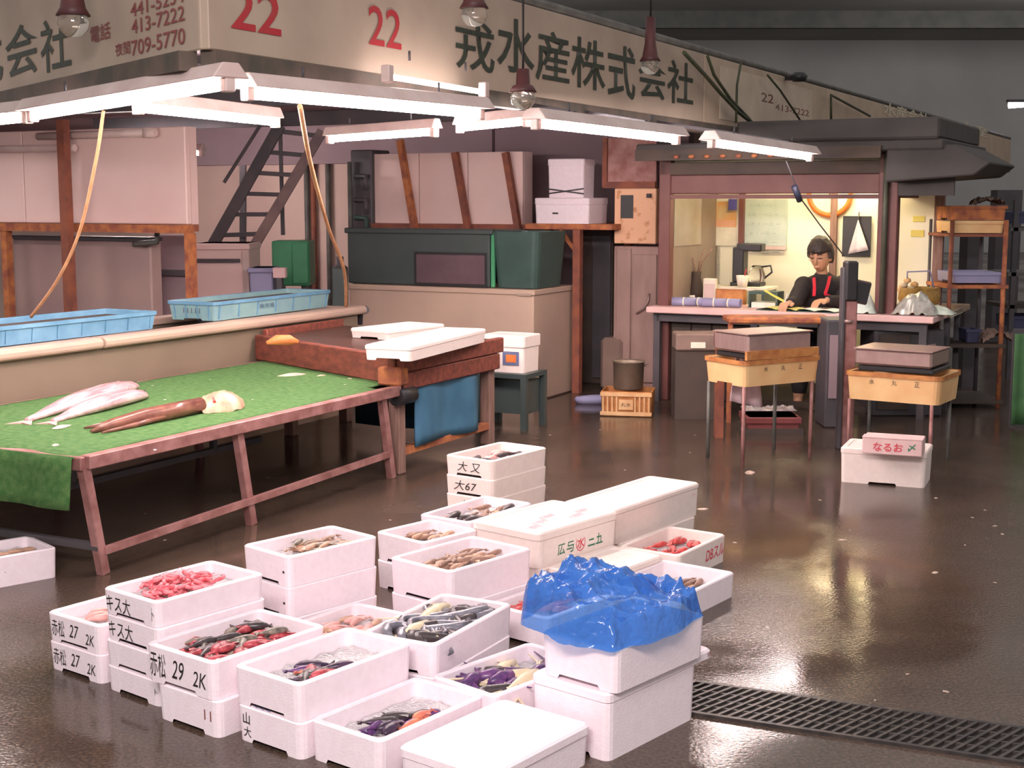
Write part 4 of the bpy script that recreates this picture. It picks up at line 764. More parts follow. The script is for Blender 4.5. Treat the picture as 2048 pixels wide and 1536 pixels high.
# roof: dark stepped canopy overhanging to the front and right
ROOF = mat('tar_roof', '4e4a48', '464240', .85, scale=4)
B('roof_base', ROOF, h, -.12, wd+.42, -.32, HD+.3, 1.83, 1.90, .01); m = MB()
B('roof_upper', ROOF, h, wd*.40, wd+.40, -.36, HD+.1, 1.90, 2.04, .015); B('roof_front_board', BROWND, h, -.12, wd+.02, -.34, -.30, 1.78, 1.86)
MB().prism([(wd+.05, 1.62), (wd+.62, 1.66), (wd+.72, 1.74), (wd+.5, 1.86), (wd+.05, 1.86)], -.3, .9).build('side_canopy', ROOF, h, .01)
B('side_fascia', ROOF, h, wd+.09, wd+.46, -.08, -.05, 1.53, 1.84)
B('side_pane', mat('pane_glass', 'b4a89c', 'a49888', .2, scale=3), h, 0.0, .008, .15, .75, 1.15, 1.62)
for i in range(9):
    o = MB().lathe([(0, .02), (.02, .015), (.025, 0), (0, -.01)], (.2+i*.115, -.35, 1.80+.0*i), 8).build('lantern_hook', RUSTB, h)
MB().tube([(wd+.005, -.068, 0.72), (wd+.005, -.068, 2.03)], .02, 8).build('drain_pipe', mat('olive_pipe', '5a5a48', '4a4a40', .5, scale=5), h); B('red_strip', RED, h, wd+.05, wd+.075, -.04, .0, 1.3, 1.83)
lp = thing('ceiling_lamp', 'fluorescent ceiling lamp lighting the inside of the hut', 'lamp', S(-2.9, QH+.55, 1.70), RZ); MB().tube([(-.5, 0, 0), (.5, 0, 0)], .018, 10).build('tube', HUTGLOW, lp); B('housing', LAMPW, lp, -.55, .55, -.06, .06, .025, .058)
lp = thing('ceiling_lamp', 'second fluorescent lamp near the back wall of the hut', 'lamp', S(-2.45, QH+.95, 1.70), RZ); MB().tube([(-.3, 0, 0), (.3, 0, 0)], .018, 10).build('tube', HUTGLOW, lp); B('housing', LAMPW, lp, -.35, .35, -.06, .06, .025, .058)
# counter
a0, zc = onq(1318, 606, QH-.16); 
ct = sthing('counter', 'long pink topped counter along the front of the hut', 'counter', HP0, QH); ZC = .715
CTOP = mat('pink_counter', 'ecc4be', 'e4bab4', .45, scale=6)
B('counter_top', CTOP, ct, -.08, wd+.38, -.19, .34, ZC-.045, ZC, .006); B('counter_return', mat('beige_counter', 'c0a890', 'b09880', .5, scale=6), ct, wd+.0, wd+.40, .34, 1.2, ZC-.045, ZC, .006); B('apron', DARK, ct, -.02, wd+.3, -.12, -.09, ZC-.11, ZC-.046)
for x in (-.02, wd*.45, wd+.3): B('leg', DARK, ct, x-.025, x+.025, -.12, -.07, 0, ZC-.046)
# things inside (hut axes helper: pixel on plane q -> world)
def hq(x, y, q): p, z = onq(x, y, q); return p, z
def wall_item(name, label, cat, x0, y0, x1, y1, q, m, thick=.015, bevel=.002):
    p0, z1 = onq(x0, y0, q); p1, z0 = onq(x1, y1, q); t = sthing(name, label, cat, p0, q-thick-.001, z0); B('sheet', m, t, 0, p1-p0, 0, thick, 0, z1-z0, bevel); return t, p1-p0, z1-z0
QB = QH+HD-.04
t, a, b = wall_item('poster', 'orange and white poster on the left of the hut wall', 'poster', 1426, 398, 1478, 492, QB, PAPER); B('picture', mat('poster_orange', 'e8a050', 'e0c8a0', .6, scale=9), t, .02, a-.02, -.002, 0, b*.4, b-.02); B('bar_print', mat('poster_pink', 'e8b090', rough=.6), t, .03, a-.03, -.003, 0, b*.4, b*.55)
t, a, b = wall_item('whiteboard', 'large whiteboard covered in faint writing in the hut', 'whiteboard', 1488, 398, 1574, 492, QB, mat('board_white', 'bcc8c0', 'b0beb6', .4, scale=8)); B('tray', LAMPW, t, 0, a, -.03, 0, -.03, .0); 
for k in range(6): lettering(t, 'ー 二三 ・ 一二 ー'[k:], (a*.45, 0, b-.05-.075*k), (1, 0, 0), (0, 0, 1), a*(.6+.1*(k % 3)), .02, mat('grey_ink', '7c908c', rough=.6))
t, a, b = wall_item('notice', 'small blue pennant hung beside the poster', 'pennant', 1458, 398, 1474, 420, QB-.05, mat('blue_violet', '5a54a0', rough=.5))
for i, (x0, y0, x1, y1) in enumerate(((1826, 432, 1850, 444), (1822, 460, 1848, 474))):
    pass
# orange ring clock
p, z = onq(1660, 388, QB-.03); t = sthing('wall_clock', 'round wall clock with orange rim on the hut wall', 'clock', p, QB-.03, z)
m = MB(); rr = .165
pts = [(rr*math.cos(R(a)), 0, rr*math.sin(R(a))) for a in range(0, 361, 12)]; MB().tube(pts, .022, 8, False).build('rim', mat('orange_rim', 'd87a34', 'c86a2c', .4, scale=8), t); MB().add([(rr*math.cos(R(a)), -.004, rr*math.sin(R(a))) for a in range(0, 360, 12)], [list(range(30))]).build('face', PAPER, t); MB().bar((0, -.01, 0), (.06, -.01, -.05), .008).build('hand', INK, t); MB().bar((0, -.012, 0), (-.02, -.012, .1), .006).build('hand', INK, t)
# wooden upright below the clock, black calendar with a white cloth
p, z = onq(1668, 470, QB-.02); t = sthing('wooden_upright', 'thin wooden upright on the hut wall below the clock', 'post', p, QB-.055, .04); B('post_body', WOODL, t, -.025, .025, 0, .05, 0, 1.7)
t, a, b = wall_item('wall_calendar', 'black framed board behind the hanging white cloth', 'board', 1687, 432, 1741, 514, QB-.03, BLACK)
t = sthing('hanging_cloth', 'white triangular cloth hanging on the black board', 'cloth', 0, QB-.07); pA, zA = onq(1717, 440, QB-.07); pL, zL = onq(1697, 508, QB-.07); pR, zR = onq(1738, 500, QB-.07)
MB().grid(9, 8, lambda u, v: Vector((pA+(pL+(pR-pL)*u-pA)*v, -.012*math.sin(u*14)*v, zA+(zL+(zR-zL)*u-zA)*v))).build('cloth', mat('white_cloth', 'e4d8e0', 'd4c4d4', .8, scale=9), t, fixn=False); MB().tube([(pA, 0, zA), (pA, .02, zA+.06)], .006, 6).build('hook', DARK, t); sd = t.children[0].modifiers.new('thickness', 'SOLIDIFY'); sd.thickness = .006
# right-hand inner partition, brightly lit with yellow notes
pr0, _ = onq(1772, 500, QB-.2)
t = sthing('partition', 'bright cream partition right of the hut post', 'partition', pr0, QB-.2); pr1, _ = onq(1866, 500, QB-.2); B('board', HUTWALL, t, 0, pr1-pr0, 0, .04, .04, 1.75); B('edge_frame', WOODL, t, pr1-pr0, pr1-pr0+.07, -.01, .05, .04, 1.75)
for i, (x0, y0, x1, y1) in enumerate(((1826, 432, 1850, 444), (1822, 460, 1848, 474))): t, a, b = wall_item('sticky_note', ('upper', 'lower')[i]+' yellow paper note on the cream partition', 'note', x0, y0, x1, y1, QB-.202, mat('yellow_note', 'e0d070', rough=.7), .004)
# counter clutter : on(x, y, q) places at a pixel on the counter top
def ctr(x, q, z=ZC+.001): p, _ = onq(x, 600, q); return S(p, q, z)
QC = QH+.12
def clutter(name, label, cat, x, q, build, rz=0, z=ZC+.001):
    t = thing(name, label, cat, ctr(x, q, z), RZ+rz); build(t); return t
shelf = clutter('desk_shelf', 'low paper shelf behind the counter carrying the coffee maker', 'shelf', 1480, QH+.62, lambda t: (B('top', PAPER, t, -.24, .26, -.16, .16, .13, .15), B('side', CARD, t, -.24, -.22, -.16, .16, 0, .13), B('side', TEAL, t, .22, .24, -.16, .16, 0, .13)), 0, ZC-.03); dk = sthing('back_desk', 'inner desk surface behind the counter', 'desk', -3.62, QH+.36); B('desk_top', PAPER, dk, 0, 1.45, 0, .5, ZC-.07, ZC-.035); [B('leg', DARK, dk, x, x+.04, y, y+.04, .04, ZC-.07) for x in (.02, 1.38) for y in (.02, .44)]
clutter('carton', 'orange cardboard box on the inner desk left of the woman', 'carton', 1462, QH+.40, lambda t: (B('carton_body', YELO, t, -.11, .11, -.04, .04, 0, .14, .004), B('flap', YELO, t, -.112, .112, -.042, .0, .14, .144)), 0, ZC-.034)
clutter('white_binder', 'white binder standing left of the orange cardboard box', 'binder', 1420, QH+.42, lambda t: (B('cover', PAPER, t, -.05, .05, -.03, .03, 0, .22, .006), B('spine', LAMPW, t, -.04, .04, -.034, -.03, .04, .18)), .1, ZC-.034)
clutter('paper_cup', 'white cup with a red spoon on the desk shelf', 'cup', 1484, QH+.5, lambda t: (MB().lathe([(0, 0), (.035, 0), (.05, .09), (.046, .09), (.033, .006), (0, .006)]).build('cup', PAPER, t), MB().tube([(0, 0, .02), (.03, 0, .14)], .006, 6).build('spoon', RED, t)), 0, ZC+.121)
cmk = clutter('coffee_maker', 'black coffee maker with glass pot on the desk shelf', 'coffee maker', 1490, QH+.68, lambda t: (B('base', BLACK, t, -.1, .14, -.08, .08, 0, .03, .005), B('column', BLACK, t, -.09, .0, -.06, .06, .03, .30, .008), B('brew_head', BLACK, t, -.06, .14, -.06, .06, .27, .33, .008), MB().lathe([(0, .032), (.06, .035), (.07, .08), (.05, .14), (.035, .16), (.03, .16)], (.09, 0, 0)).build('glass_pot', GLASS, t), MB().tube([(.13, 0, .15), (.2, 0, .16), (.21, 0, .11), (.15, 0, .06)], .008, 6).build('pot_handle', BLACK, t)), 0, ZC+.121)
clutter('dark_vase', 'dark tall vase with dried stems at the left of the hut', 'vase', 1392, QH+.6, lambda t: (MB().lathe([(0, 0), (.05, 0), (.06, .12), (.035, .22), (.04, .26), (.03, .26), (0, .1)]).build('vase', BROWND, t), [MB().tube([(0, 0, .2), (.02*k, .01*k, .34), (.06*k, .02, .44)], .006, 5).build('stem', FM['brown'], t) for k in (-1, 1, 2)]), 0, ZC-.034)
clutter('glass_jar', 'small pale jar beside the dark vase', 'jar', 1384, QH+.35, lambda t: (MB().lathe([(0, 0), (.03, 0), (.032, .06), (.02, .075), (0, .075)]).build('jar', mat('pale_jar', 'b8ccd0', rough=.2), t), MB().lathe([(0, .09), (.022, .09), (.022, .075)]).build('cap', PAPER, t)), 0, ZC-.034)
for i in range(4): clutter('paper_roll', 'rolled lavender paper bundle on the counter left end', 'roll', 1368+i*30, QH-.02+.03*(i % 2), lambda t: (MB().tube([(-.09, 0, .033), (.09, .01, .033)], .033, 10).build('roll', LAV, t), MB().tube([(-.005, 0, .033), (.005, 0, .033)], .035, 10).build('band', PAPER, t)), R(8*(-1)**i)).__setitem__('group', 'lavender paper rolls on the counter')
for i, (x, q, c, lab) in enumerate(((1565, QH-.05, 'd8d480', 'yellow green ledger lying open on the counter before the woman'), (1640, QH-.06, 'e8f0e4', 'open white account book on the counter before the woman'))):
    clutter('account_book', lab, 'book', x, q, lambda t: (MB().grid(9, 4, lambda u, v: Vector(((u-.5)*.30, (v-.5)*.2, .008+.012*abs(math.sin(u*6.28))))).build('pages', mat('page_%d' % i, c, rough=.8), t), B('cover', TEAL, t, -.155, .155, -.105, .105, 0, .006)), R(-8))
clutter('desk_tray', 'dark green desk tray with papers behind the ledger', 'tray', 1535, QH+.14, lambda t: (B('tray_body', TEAL, t, -.12, .1, -.08, .08, .10, .12), B('side', TEAL, t, -.12, -.11, -.08, .08, 0, .10), B('side', TEAL, t, .09, .1, -.08, .08, 0, .10), B('papers', PAPER, t, -.1, .08, -.07, .07, .0, .04), MB().bar((.0, -.08, .13), (.16, -.09, .05), .014).build('yellow_ruler', mat('ruler', 'd8d060', rough=.5), t)))
clutter('plastic_bag', 'heap of white plastic bags on the counter beside the scale pole', 'bag', 1722, QH-.03, lambda t: MB().grid(20, 14, lambda u, v: Vector(((u-.5)*.24, (v-.5)*.2, max(.004, .17*math.sin(math.pi*u)*math.sin(math.pi*v)+.05*noise.noise(Vector((u*7, v*7, 1)))*math.sin(math.pi*u))))).build('film', mat('white_film', 'e4ece0', 'd4e0d4', .3, scale=12), t, fixn=False))
for i in range(2):
    clutter('plastic_bag', ('crumpled silvery plastic on the right end of the counter', 'flat white wrapped packet at the far right end of the counter')[i], 'bag', (1832, 1872)[i], (QH+.0, QH+.1)[i], lambda t: MB().grid(24, 14, lambda u, v: Vector(((u-.5)*(.30, .26)[i], (v-.5)*.22, max(.004, ((.15, .06)[i])*math.sin(math.pi*u)**.7*math.sin(math.pi*v)+.06*noise.noise(Vector((u*9, v*8, 4+i)))*math.sin(math.pi*u)*(1, .3)[i])))).build('film', (mat('silver_film', 'd8d4c8', 'a8a49c', .25, .3, scale=14), MATS['white_film'])[i], t, fixn=False))
bk = clutter('basket', 'brown basket with flowers and white handle on the right of the counter', 'basket', 1838, QH+.45, lambda t: (MB().lathe([(0, 0), (.11, 0), (.15, .08), (.14, .16), (.13, .16), (.12, .02), (0, .02)], n=18).build('basket_body', mat('wicker', 'b8904c', '8c6a34', .6, scale=22), t), MB().tube([(-.09, 0, .16), (-.09, 0, .27), (.07, 0, .28), (.1, 0, .16)], .007, 6).build('handle', LAV, t), [MB().lathe([(0, .03), (.025, .02), (.03, 0), (0, -.02)], (-.13+.02*k, -.05+.03*k, .14+.03*(k % 3)), 8).build('flower', FM['cream'] if k % 2 else YEL, t) for k in range(5)], lettering(t, 'HANA', (.03, -.142, .09), (1, 0, 0), (0, 0, 1), .0, .0, PAPER) if False else B('label', TEAL, t, -.0, .09, -.15, -.14, .05, .1)), 0, ZC-.0)
bk2 = sthing('side_desk', 'side table carrying the flower basket in the hut', 'table', HP1-.45, QH+.36); B('top', PAPER, bk2, .36, .85, 0, .5, ZC-.044, ZC-.004)
[B('leg', DARK, bk2, x, x+.04, y, y+.04, 0, ZC-.044) for x in (.38, .8) for y in (.02, .44)]
# string from the lintel, with a clip
cable([S(*PQ(PY(1572, 322, 9.3)), PY(1572, 322, 9.3).z), PY(1592, 372, 9.4), PY(1602, 398, 9.45), PY(1640, 450, 9.6), PY(1688, 512, 9.8)], .005, DARK, 'thin dark cord with a clip running down to the scale pole', 'cord', 'cord')
o = tag(MB().tube([PY(1588, 372, 9.38), PY(1600, 402, 9.42)], .022, 8).build('cord_clip', mat('blue_black', '34384c', rough=.4), None), 'blue black clip on the cord before the hut lintel', 'clip')
# under the counter : crates, bags, pipes
def low(name, label, cat, x0, y0, x1, y1, Y, m, depth=.25, ground=False, extra=None):
    t, a, b = bg_box(name, label, cat, x0, y0, x1, y1, Y, m, depth, ground); 
    if extra: extra(t, a, b)
    return t
low('wooden_crate', 'rust framed open wooden rack under the counter', 'rack', 1458, 636, 1668, 648, 9.2, RUSTB, .3, False, lambda t, a, b: [B('post', RUSTB, t, x, x+.03, .02, .05, -t.location.z, 0) for x in (0, a-.03)])
low('maroon_crate', 'maroon plastic crate on the floor under the left scale', 'crate', 1495, 835, 1600, 868, 8.75, mat('maroon_plastic', '8a4a48', '7c4040', .5, scale=5), .3, True, lambda t, a, b: (B('rim', MATS['maroon_plastic'], t, -.01, a+.01, -.015, .3, b-.04, b, .004), B('base', BROWND, t, -.02, a+.02, -.03, .3, 0, .04)))
t = thing('crumpled_foil', 'crumpled clear plastic on top of the maroon crate', 'plastic', PY(1545, 822, 8.8)-Vector((0, -.15, .02)), 0); MB().grid(24, 14, lambda u, v: Vector(((u-.5)*.34, (v-.5)*.2, .012+.05*abs(noise.noise(Vector((u*9, v*7, 3))))*math.sin(math.pi*v)))).build('film', mat('clear_wrap', 'd8d0cc', 'a89898', .12, .3, scale=14), t, fixn=False)
low('dark_machine', 'dark scale motor box behind the left crate', 'machine', 1650, 640, 1712, 800, 9.0, DARK, .3, True, lambda t, a, b: B('panel', MAUVE, t, .02, a-.02, -.01, 0, .2, b-.1))
low('dark_machine', 'dark cabinet in the shade under the right end of the counter', 'cabinet', 1745, 660, 1890, 800, 9.5, DARK, .4, True, lambda t, a, b: (B('door', BROWND, t, .03, a*.5, -.012, 0, .05, b-.03), MB().tube([(a*.6, -.03, b-.12), (a*.85, -.04, b-.1)], .012, 6).build('handle', STEEL, t)))
low('grey_sack', 'brownish sacks heaped under the left of the counter', 'sack', 1352, 668, 1440, 702, 9.35, MATS['old_sack'], .25, False, lambda t, a, b: (B('tie', PAPER, t, .1, .2, -.01, .0, .02, .06), B('support', BROWND, t, 0, a, .02, .24, -t.location.z, -.001)))
low('metal_canister', 'pinkish canister with hose beside the left scale', 'canister', 1432, 662, 1455, 700, 8.6, PINKST, .12, False, lambda t, a, b: (MB().tube([(a, .05, b*.3), (a+.1, .03, b*.2), (a+.2, .02, b*.35)], .018, 8).build('hose', PINKST, t), B('stand', RUST, t, .01, a-.01, .02, .1, -t.location.z, -.001)))
t = thing('towel', 'pale pink towel hanging on the left scale crate', 'towel', (0, 0, 0)); P4 = [PY(1474, 696, 8.05), PY(1512, 698, 8.1), PY(1459, 802, 8.05), PY(1524, 815, 8.1)]
MB().grid(12, 8, lambda u, v: P4[0].lerp(P4[1], u).lerp(P4[2].lerp(P4[3], u), v)+Vector((0, .015*math.sin(u*13), 0))).build('cloth', PINKP, t, fixn=False); t.children[0].modifiers.new('thickness', 'SOLIDIFY').thickness = .006

# ================================================================== WEIGHING SCALES ON YELLOW CRATES
def scale_stand(label, slabel, Bl, Br, zb, zt, Yl, Yr, depth, pole, plate):
    """yellow crate on legs; Bl/Br pixel x of near face ends, depths Yl/Yr"""
    a = PY(Bl, 800, Yl); b = PY(Br, 800, Yr); d = Vector((b.x-a.x, b.y-a.y, 0)); L = d.length; rz = math.atan2(d.y, d.x)
    t = thing('crate_stand', label, 'stand', (a.x, a.y, 0), rz)
    bd = link('crate_body', open_box_mesh(L, depth, zt-zb, t=.014, draft=.012, r=.035, mtl=YEL), t); bd.location = (L/2, depth/2, zb)
    bd = MB(); P_ = rrect(L+.014, depth+.014, .04); n = len(P_)
    bd.add([(x+L/2, y+depth/2, z) for z in (zt-.022, zt+.004) for x, y, u in P_], [(k, (k+1) % n, n+(k+1) % n, n+k) for k in range(n)]); bd.build('rim', YELO, t)
    for x, y in ((.02, .02), (L-.05, .02), (.02, depth-.03), (L-.05, depth-.03)): MB().tube([(x, y, 0), (x, y, zb)], .011, 8).build('leg', MATS['grey_pipe'] if y > .1 else PINKST, t)
    for k in range(3): lettering(t, ('水', '丸', '正')[k], (L*.28+.13*k, .002, zt-.05), (1, 0, 0), (0, 0, 1), .03, .03, BROWND, 0)
    s = thing('weighing_scale', slabel, 'scale', (a.x, a.y, zt+.006), rz); ph = plate
    B('base', BLACK, s, .06, L-.05, .03, depth-.04, 0, .03, .006); B('platform', STEEL, s, .04, L-.06, .02, depth-.04, .035, ph, .012); B('platform_cover', STEEL, s, .035, L-.055, .015, depth-.035, ph, ph+.006)
    return t, s, L
ts, ss, L = scale_stand('left yellow crate on thin legs holding a steel scale', 'steel platform scale with tall pole on the left yellow crate', 1487, 1640, .455, .60, 7.65, 7.95, .36, True, .14)
B('orange_tray', YELO, ss, .02, L-.02, .0, .02, .0, .05)
px0, zz0 = PY(1693, 860, 8.25), PY(1690, 525, 8.25)
t = thing('scale_pole', 'tall steel scale pole with dark indicator head rising before the counter', 'scale', (px0.x, 8.25, 0)); B('pole', PINKST, t, -.035, .035, -.03, .03, 0, 1.0, .006); B('pole_cover', DARK, t, -.06, -.038, -.04, .04, .0, 1.1, .006); B('indicator_head', BLACK, t, -.045, .03, -.05, .05, 1.0-.1, 1.14, .012); MB().lathe([(0, 0), (.025, 0), (.025, .02), (0, .02)], (-.02, -.04, .77), 10).build('knob', STEEL, t)
di = B('display', mat('display_frame', '6a5450', '5a4444', .4, scale=6), t, .07, .17, -.03, .01, .93, 1.07, .008); di.rotation_euler[1] = R(12); di.location = (-.27, 0, .0); d2 = B('display_glass', BLACK, t, .09, .165, -.034, -.028, .94, 1.06); d2.rotation_euler[1] = R(12); d2.location = (-.27, 0, .0)
scale_stand('right yellow crate on thin legs with three black characters', 'long steel platform scale on the right yellow crate', 1690, 1880, .365, .525, 7.85, 7.55, .40, False, .125)

# ================================================================== RIGHT BACKGROUND RACK
YR = 9.9
t = thing('tube_rack', 'rusty tube rack with crates at the right edge', 'rack', (0, 0, 0))
a = PY(2013, 440, YR); b = PY(2002, 815, YR); MB().tube([(a.x, YR, 0), (a.x, YR, a.z)], .018, 8).build('post', RUSTB, t); c = PY(1905, 440, YR); MB().tube([(c.x, YR, 0), (c.x, YR, a.z)], .016, 8).build('post', RUST, t); MB().tube([(a.x, YR+.5, 0), (a.x, YR+.5, a.z)], .016, 8).build('post', DARK, t); MB().tube([(c.x, YR+.5, 0), (c.x, YR+.5, a.z)], .016, 8).build('post', DARK, t)
for y in (570, 688, 800):
    z = PY(1950, y, YR).z; B('shelf', RUSTB if y == 570 else BROWND, t, c.x-.02, a.x+.03, YR-.02, YR+.5, z-.025, z)
z = PY(1950, 468, YR).z; B('shelf', RUST, t, c.x-.02, a.x+.02, YR, YR+.5, z-.02, z)
def rack_item(name, label, cat, x0, y0, x1, y1, m, m2=None, Y=YR+.02, depth=.4):
    a, b = PY(x0, y1, Y), PY(x1, y0, Y); L = b.x-a.x; hh = b.z-a.z; t = thing(name, label, cat, ((a.x+b.x)/2, Y+depth/2, a.z+.003)); link('crate_body', open_box_mesh(L, depth, hh, t=.015, draft=.006, mtl=m), t); B('rim', m2 or m, t, -L/2-.005, L/2+.005, -depth/2-.008, -depth/2, hh-.02, hh+.003); return t
rack_item('wooden_box', 'pale yellow wooden box on the top rack shelf', 'box', 1904, 443, 2010, 467, YEL); rack_item('wooden_box', 'brown wooden box on top of the pale yellow box', 'box', 1904, 413, 2014, 441, RUSTB)
rack_item('plastic_crate', 'lavender crate on the middle rack shelf', 'crate', 1906, 546, 2008, 567, LAV)
rack_item('plastic_crate', 'dark blue crate on the lower rack shelf', 'crate', 1932, 660, 1962, 686, mat('navy_plastic', '4a4a68', '40405c', .5, scale=6), None, YR+.05, .2); 
t = thing('crumpled_paper', 'crumpled pale wrapping on the lower rack shelf', 'paper', PY(1990, 685, YR+.1)); MB().grid(14, 10, lambda u, v: Vector(((u-.5)*.24, (v-.5)*.2, .004+.09*abs(noise.noise(Vector((u*6, v*6, 2))))+.05*math.sin(u*3.1)))).build('sheet', MATS['old_sack'], t, fixn=False)
t = thing('crumpled_paper', 'crumpled white paper on top of the brown wooden box', 'paper', PY(1975, 412, YR+.1)); MB().grid(14, 10, lambda u, v: Vector(((u-.5)*.22, (v-.5)*.16, .004+.07*abs(noise.noise(Vector((u*7, v*6, 5))))+.03*math.sin(u*3.1)))).build('sheet', MATS['old_sack'], t, fixn=False)
# far right neighbours
YF = 11.5
t = thing('tube_rack', 'second dim rack cut off by the right picture edge', 'rack', (0, 0, 0)); x0 = PY(2030, 500, YF).x
for y, m in ((455, MATS['grey_pipe']), (545, MATS['grey_pipe']), (610, BROWND)): z = PY(2030, y, YF).z; B('shelf', m, t, x0-.05, x0+1.2, YF, YF+.5, z-.03, z)
for x in (x0, x0+1.1): B('post', DARK, t, x-.02, x+.02, YF, YF+.04, 0, 1.5)
for i, y in enumerate((430, 640)):
    rack_item('plastic_crate', ('upper', 'lower')[i]+' blue crate on the dim rack at the right edge', 'crate', 2022, y-6, 2110, y+18, MATS['navy_plastic'], None, YF+.03)
a = PY(2032, 668, 9.0); b = PY(2100, 830, 9.0); t = thing('green_tarp', 'dark green tarp hanging at the right picture edge', 'tarp', (a.x, 9.0, 0)); MB().grid(16, 6, lambda u, v: Vector((u*.5, .02*math.sin(u*16), .02+v*(a.z-.02)))).build('tarp', mat('green_tarp_cloth', '3f6440', '4c7848', .7, scale=7), t, fixn=False); t.children[0].modifiers.new('thickness', 'SOLIDIFY').thickness = .008; B('frame', DARK, t, 0, .6, .03, .06, a.z, a.z+.03); B('post', DARK, t, .0, .03, .03, .06, 0, a.z)
for i, (x0, x1, Y, zt) in enumerate(((1935, 1960, 11, 1.45), (1990, 2040, 14, 1.6))):
    a, b = PY(x0, 500, Y), PY(x1, 500, Y); o = B('dim_column', DARK, None, a.x, b.x, Y, Y+.2, 0, zt); tag(o, ('slim dark column behind the tube rack', 'broad dark column far behind the tube rack')[i], 'column')

# ================================================================== FLOOR GRATE AND LITTER
gA, gB = G(1405, 1400), G(2100, 1502); d = gB-gA; L = d.length
t = thing('drain_grate', 'black slotted drain grate strip across the wet floor', 'grate', (gA.x-d.normalized().x*.7, gA.y-d.normalized().y*.7, 0), math.atan2(d.y, d.x)); L += .9
GR = mat('grate_iron', '3e3a3a', '544c48', .35, .4, scale=20)
B('pit', mat('grate_pit', '2a2624', rough=.4), t, 0, L, -.12, .12, .0005, .002); B('edge_bar', GR, t, 0, L, -.135, -.12, 0, .010); B('edge_bar', GR, t, 0, L, .12, .135, 0, .010)
m = MB(); n = int(L/.03)
for k in range(n): m.bar((.02+k*.03-.05, -.12, .006), (.02+k*.03+.05, .12, .006), .010, .008)
for y in (-.06, 0, .06): m.box(0, L, y-.004, y+.004, .002, .008)
o = m.build('grid_bars', GR, t); o['kind'] = 'stuff'
LIT = mat('floor_litter', 'd0b8a8', 'a08878', .5, scale=30)
spots = [(1685, 1080, .02), (1500, 945, .05), (1470, 1085, .012), (1872, 996, .014), (1945, 1035, .01), (1990, 1052, .014), (2005, 1068, .012), (1970, 1020, .008), (1870, 1145, .02), (1892, 1383, .012), (1815, 1348, .008), (1535, 1255, .008), (1440, 1170, .008), (1930, 1090, .008), (1990, 1165, .008), (1560, 1118, .006), (1700, 1060, .006), (1405, 1018, .03), (1330, 985, .008), (1250, 940, .008), (1380, 905, .008), (1390, 870, .008), (60, 1010, .01), (290, 1027, .008), (780, 1040, .008), (330, 1080, .01), (255, 1270, .008), (1100, 870, .01), (1200, 860, .008), (1900, 1480, .008), (1750, 1400, .006), (1640, 1000, .01)]
for i, (x, y, s) in enumerate(spots):
    me = MB().lathe([(0, .3), (.6, .25), (1, 0)], n=7, sy=.6)
    for v in me.v: v.x *= s*(1+.4*noise.noise(v+Vector((i, 0, 0)))); v.y *= s*(1+.4*noise.noise(v*2+Vector((0, i, 0)))); v.z *= s*.5
    o = me.build('litter_scrap', LIT, None, 0, G(x, y, .0005), i*1.3); tag(o, 'pale scrap of litter lying on the dark wet floor', 'litter', 'litter scraps on the wet floor')

# ================================================================== THE WOMAN AT THE COUNTER
def skin_mesh(V, E, rad, sub=2):
    bm = bmesh.new(); lay = bm.verts.layers.skin.verify(); bv = [bm.verts.new(v) for v in V]
    for i, v in enumerate(bv):
        r = rad[i]; v[lay].radius = r if isinstance(r, tuple) else (r, r); v[lay].use_root = (i == 0)
    for a, b in E: bm.edges.new((bv[a], bv[b]))
    me = bpy.data.meshes.new('s'); bm.to_mesh(me); bm.free(); o = bpy.data.objects.new('s', me); col.objects.link(o)
    o.modifiers.new('k', 'SKIN').use_smooth_shade = True; m = o.modifiers.new('s', 'SUBSURF'); m.levels = m.render_levels = sub
    bpy.context.view_layer.update(); r = bpy.data.meshes.new_from_object(o.evaluated_get(bpy.context.evaluated_depsgraph_get())); bpy.data.objects.remove(o); return r
def union(meshes, voxel, smooth=2):
    bm = bmesh.new()
    for m in meshes: bm.from_mesh(m)
    me = bpy.data.meshes.new('u'); bm.to_mesh(me); bm.free(); o = bpy.data.objects.new('u', me); col.objects.link(o)
    m = o.modifiers.new('r', 'REMESH'); m.mode = 'VOXEL'; m.voxel_size = voxel; m.use_smooth_shade = True
    if smooth: s = o.modifiers.new('c', 'SMOOTH'); s.iterations = smooth; s.factor = .5
    bpy.context.view_layer.update(); r = bpy.data.meshes.new_from_object(o.evaluated_get(bpy.context.evaluated_depsgraph_get())); bpy.data.objects.remove(o)
    for p in r.polygons: p.use_smooth = True
    return r
def ball(c, ax, sx, sy, sz, n=20, k=14, fn=None):
    """ellipsoid with axes ax=(right, fwd, up); fn reshapes the unit point"""
    m = MB(); vs = []
    for j in range(k+1):
        th = math.pi*j/k
        for i in range(n):
            ph = 2*math.pi*i/n; u = Vector((math.sin(th)*math.cos(ph), math.sin(th)*math.sin(ph), math.cos(th)))
            if fn: u = fn(u)
            vs.append(Vector(c)+ax[0]*u.x*sx+ax[1]*u.y*sy+ax[2]*u.z*sz)
    m.add(vs, [(j*n+i, j*n+(i+1) % n, (j+1)*n+(i+1) % n, (j+1)*n+i) for j in range(k) for i in range(n)], True); return m.mesh('b', None)
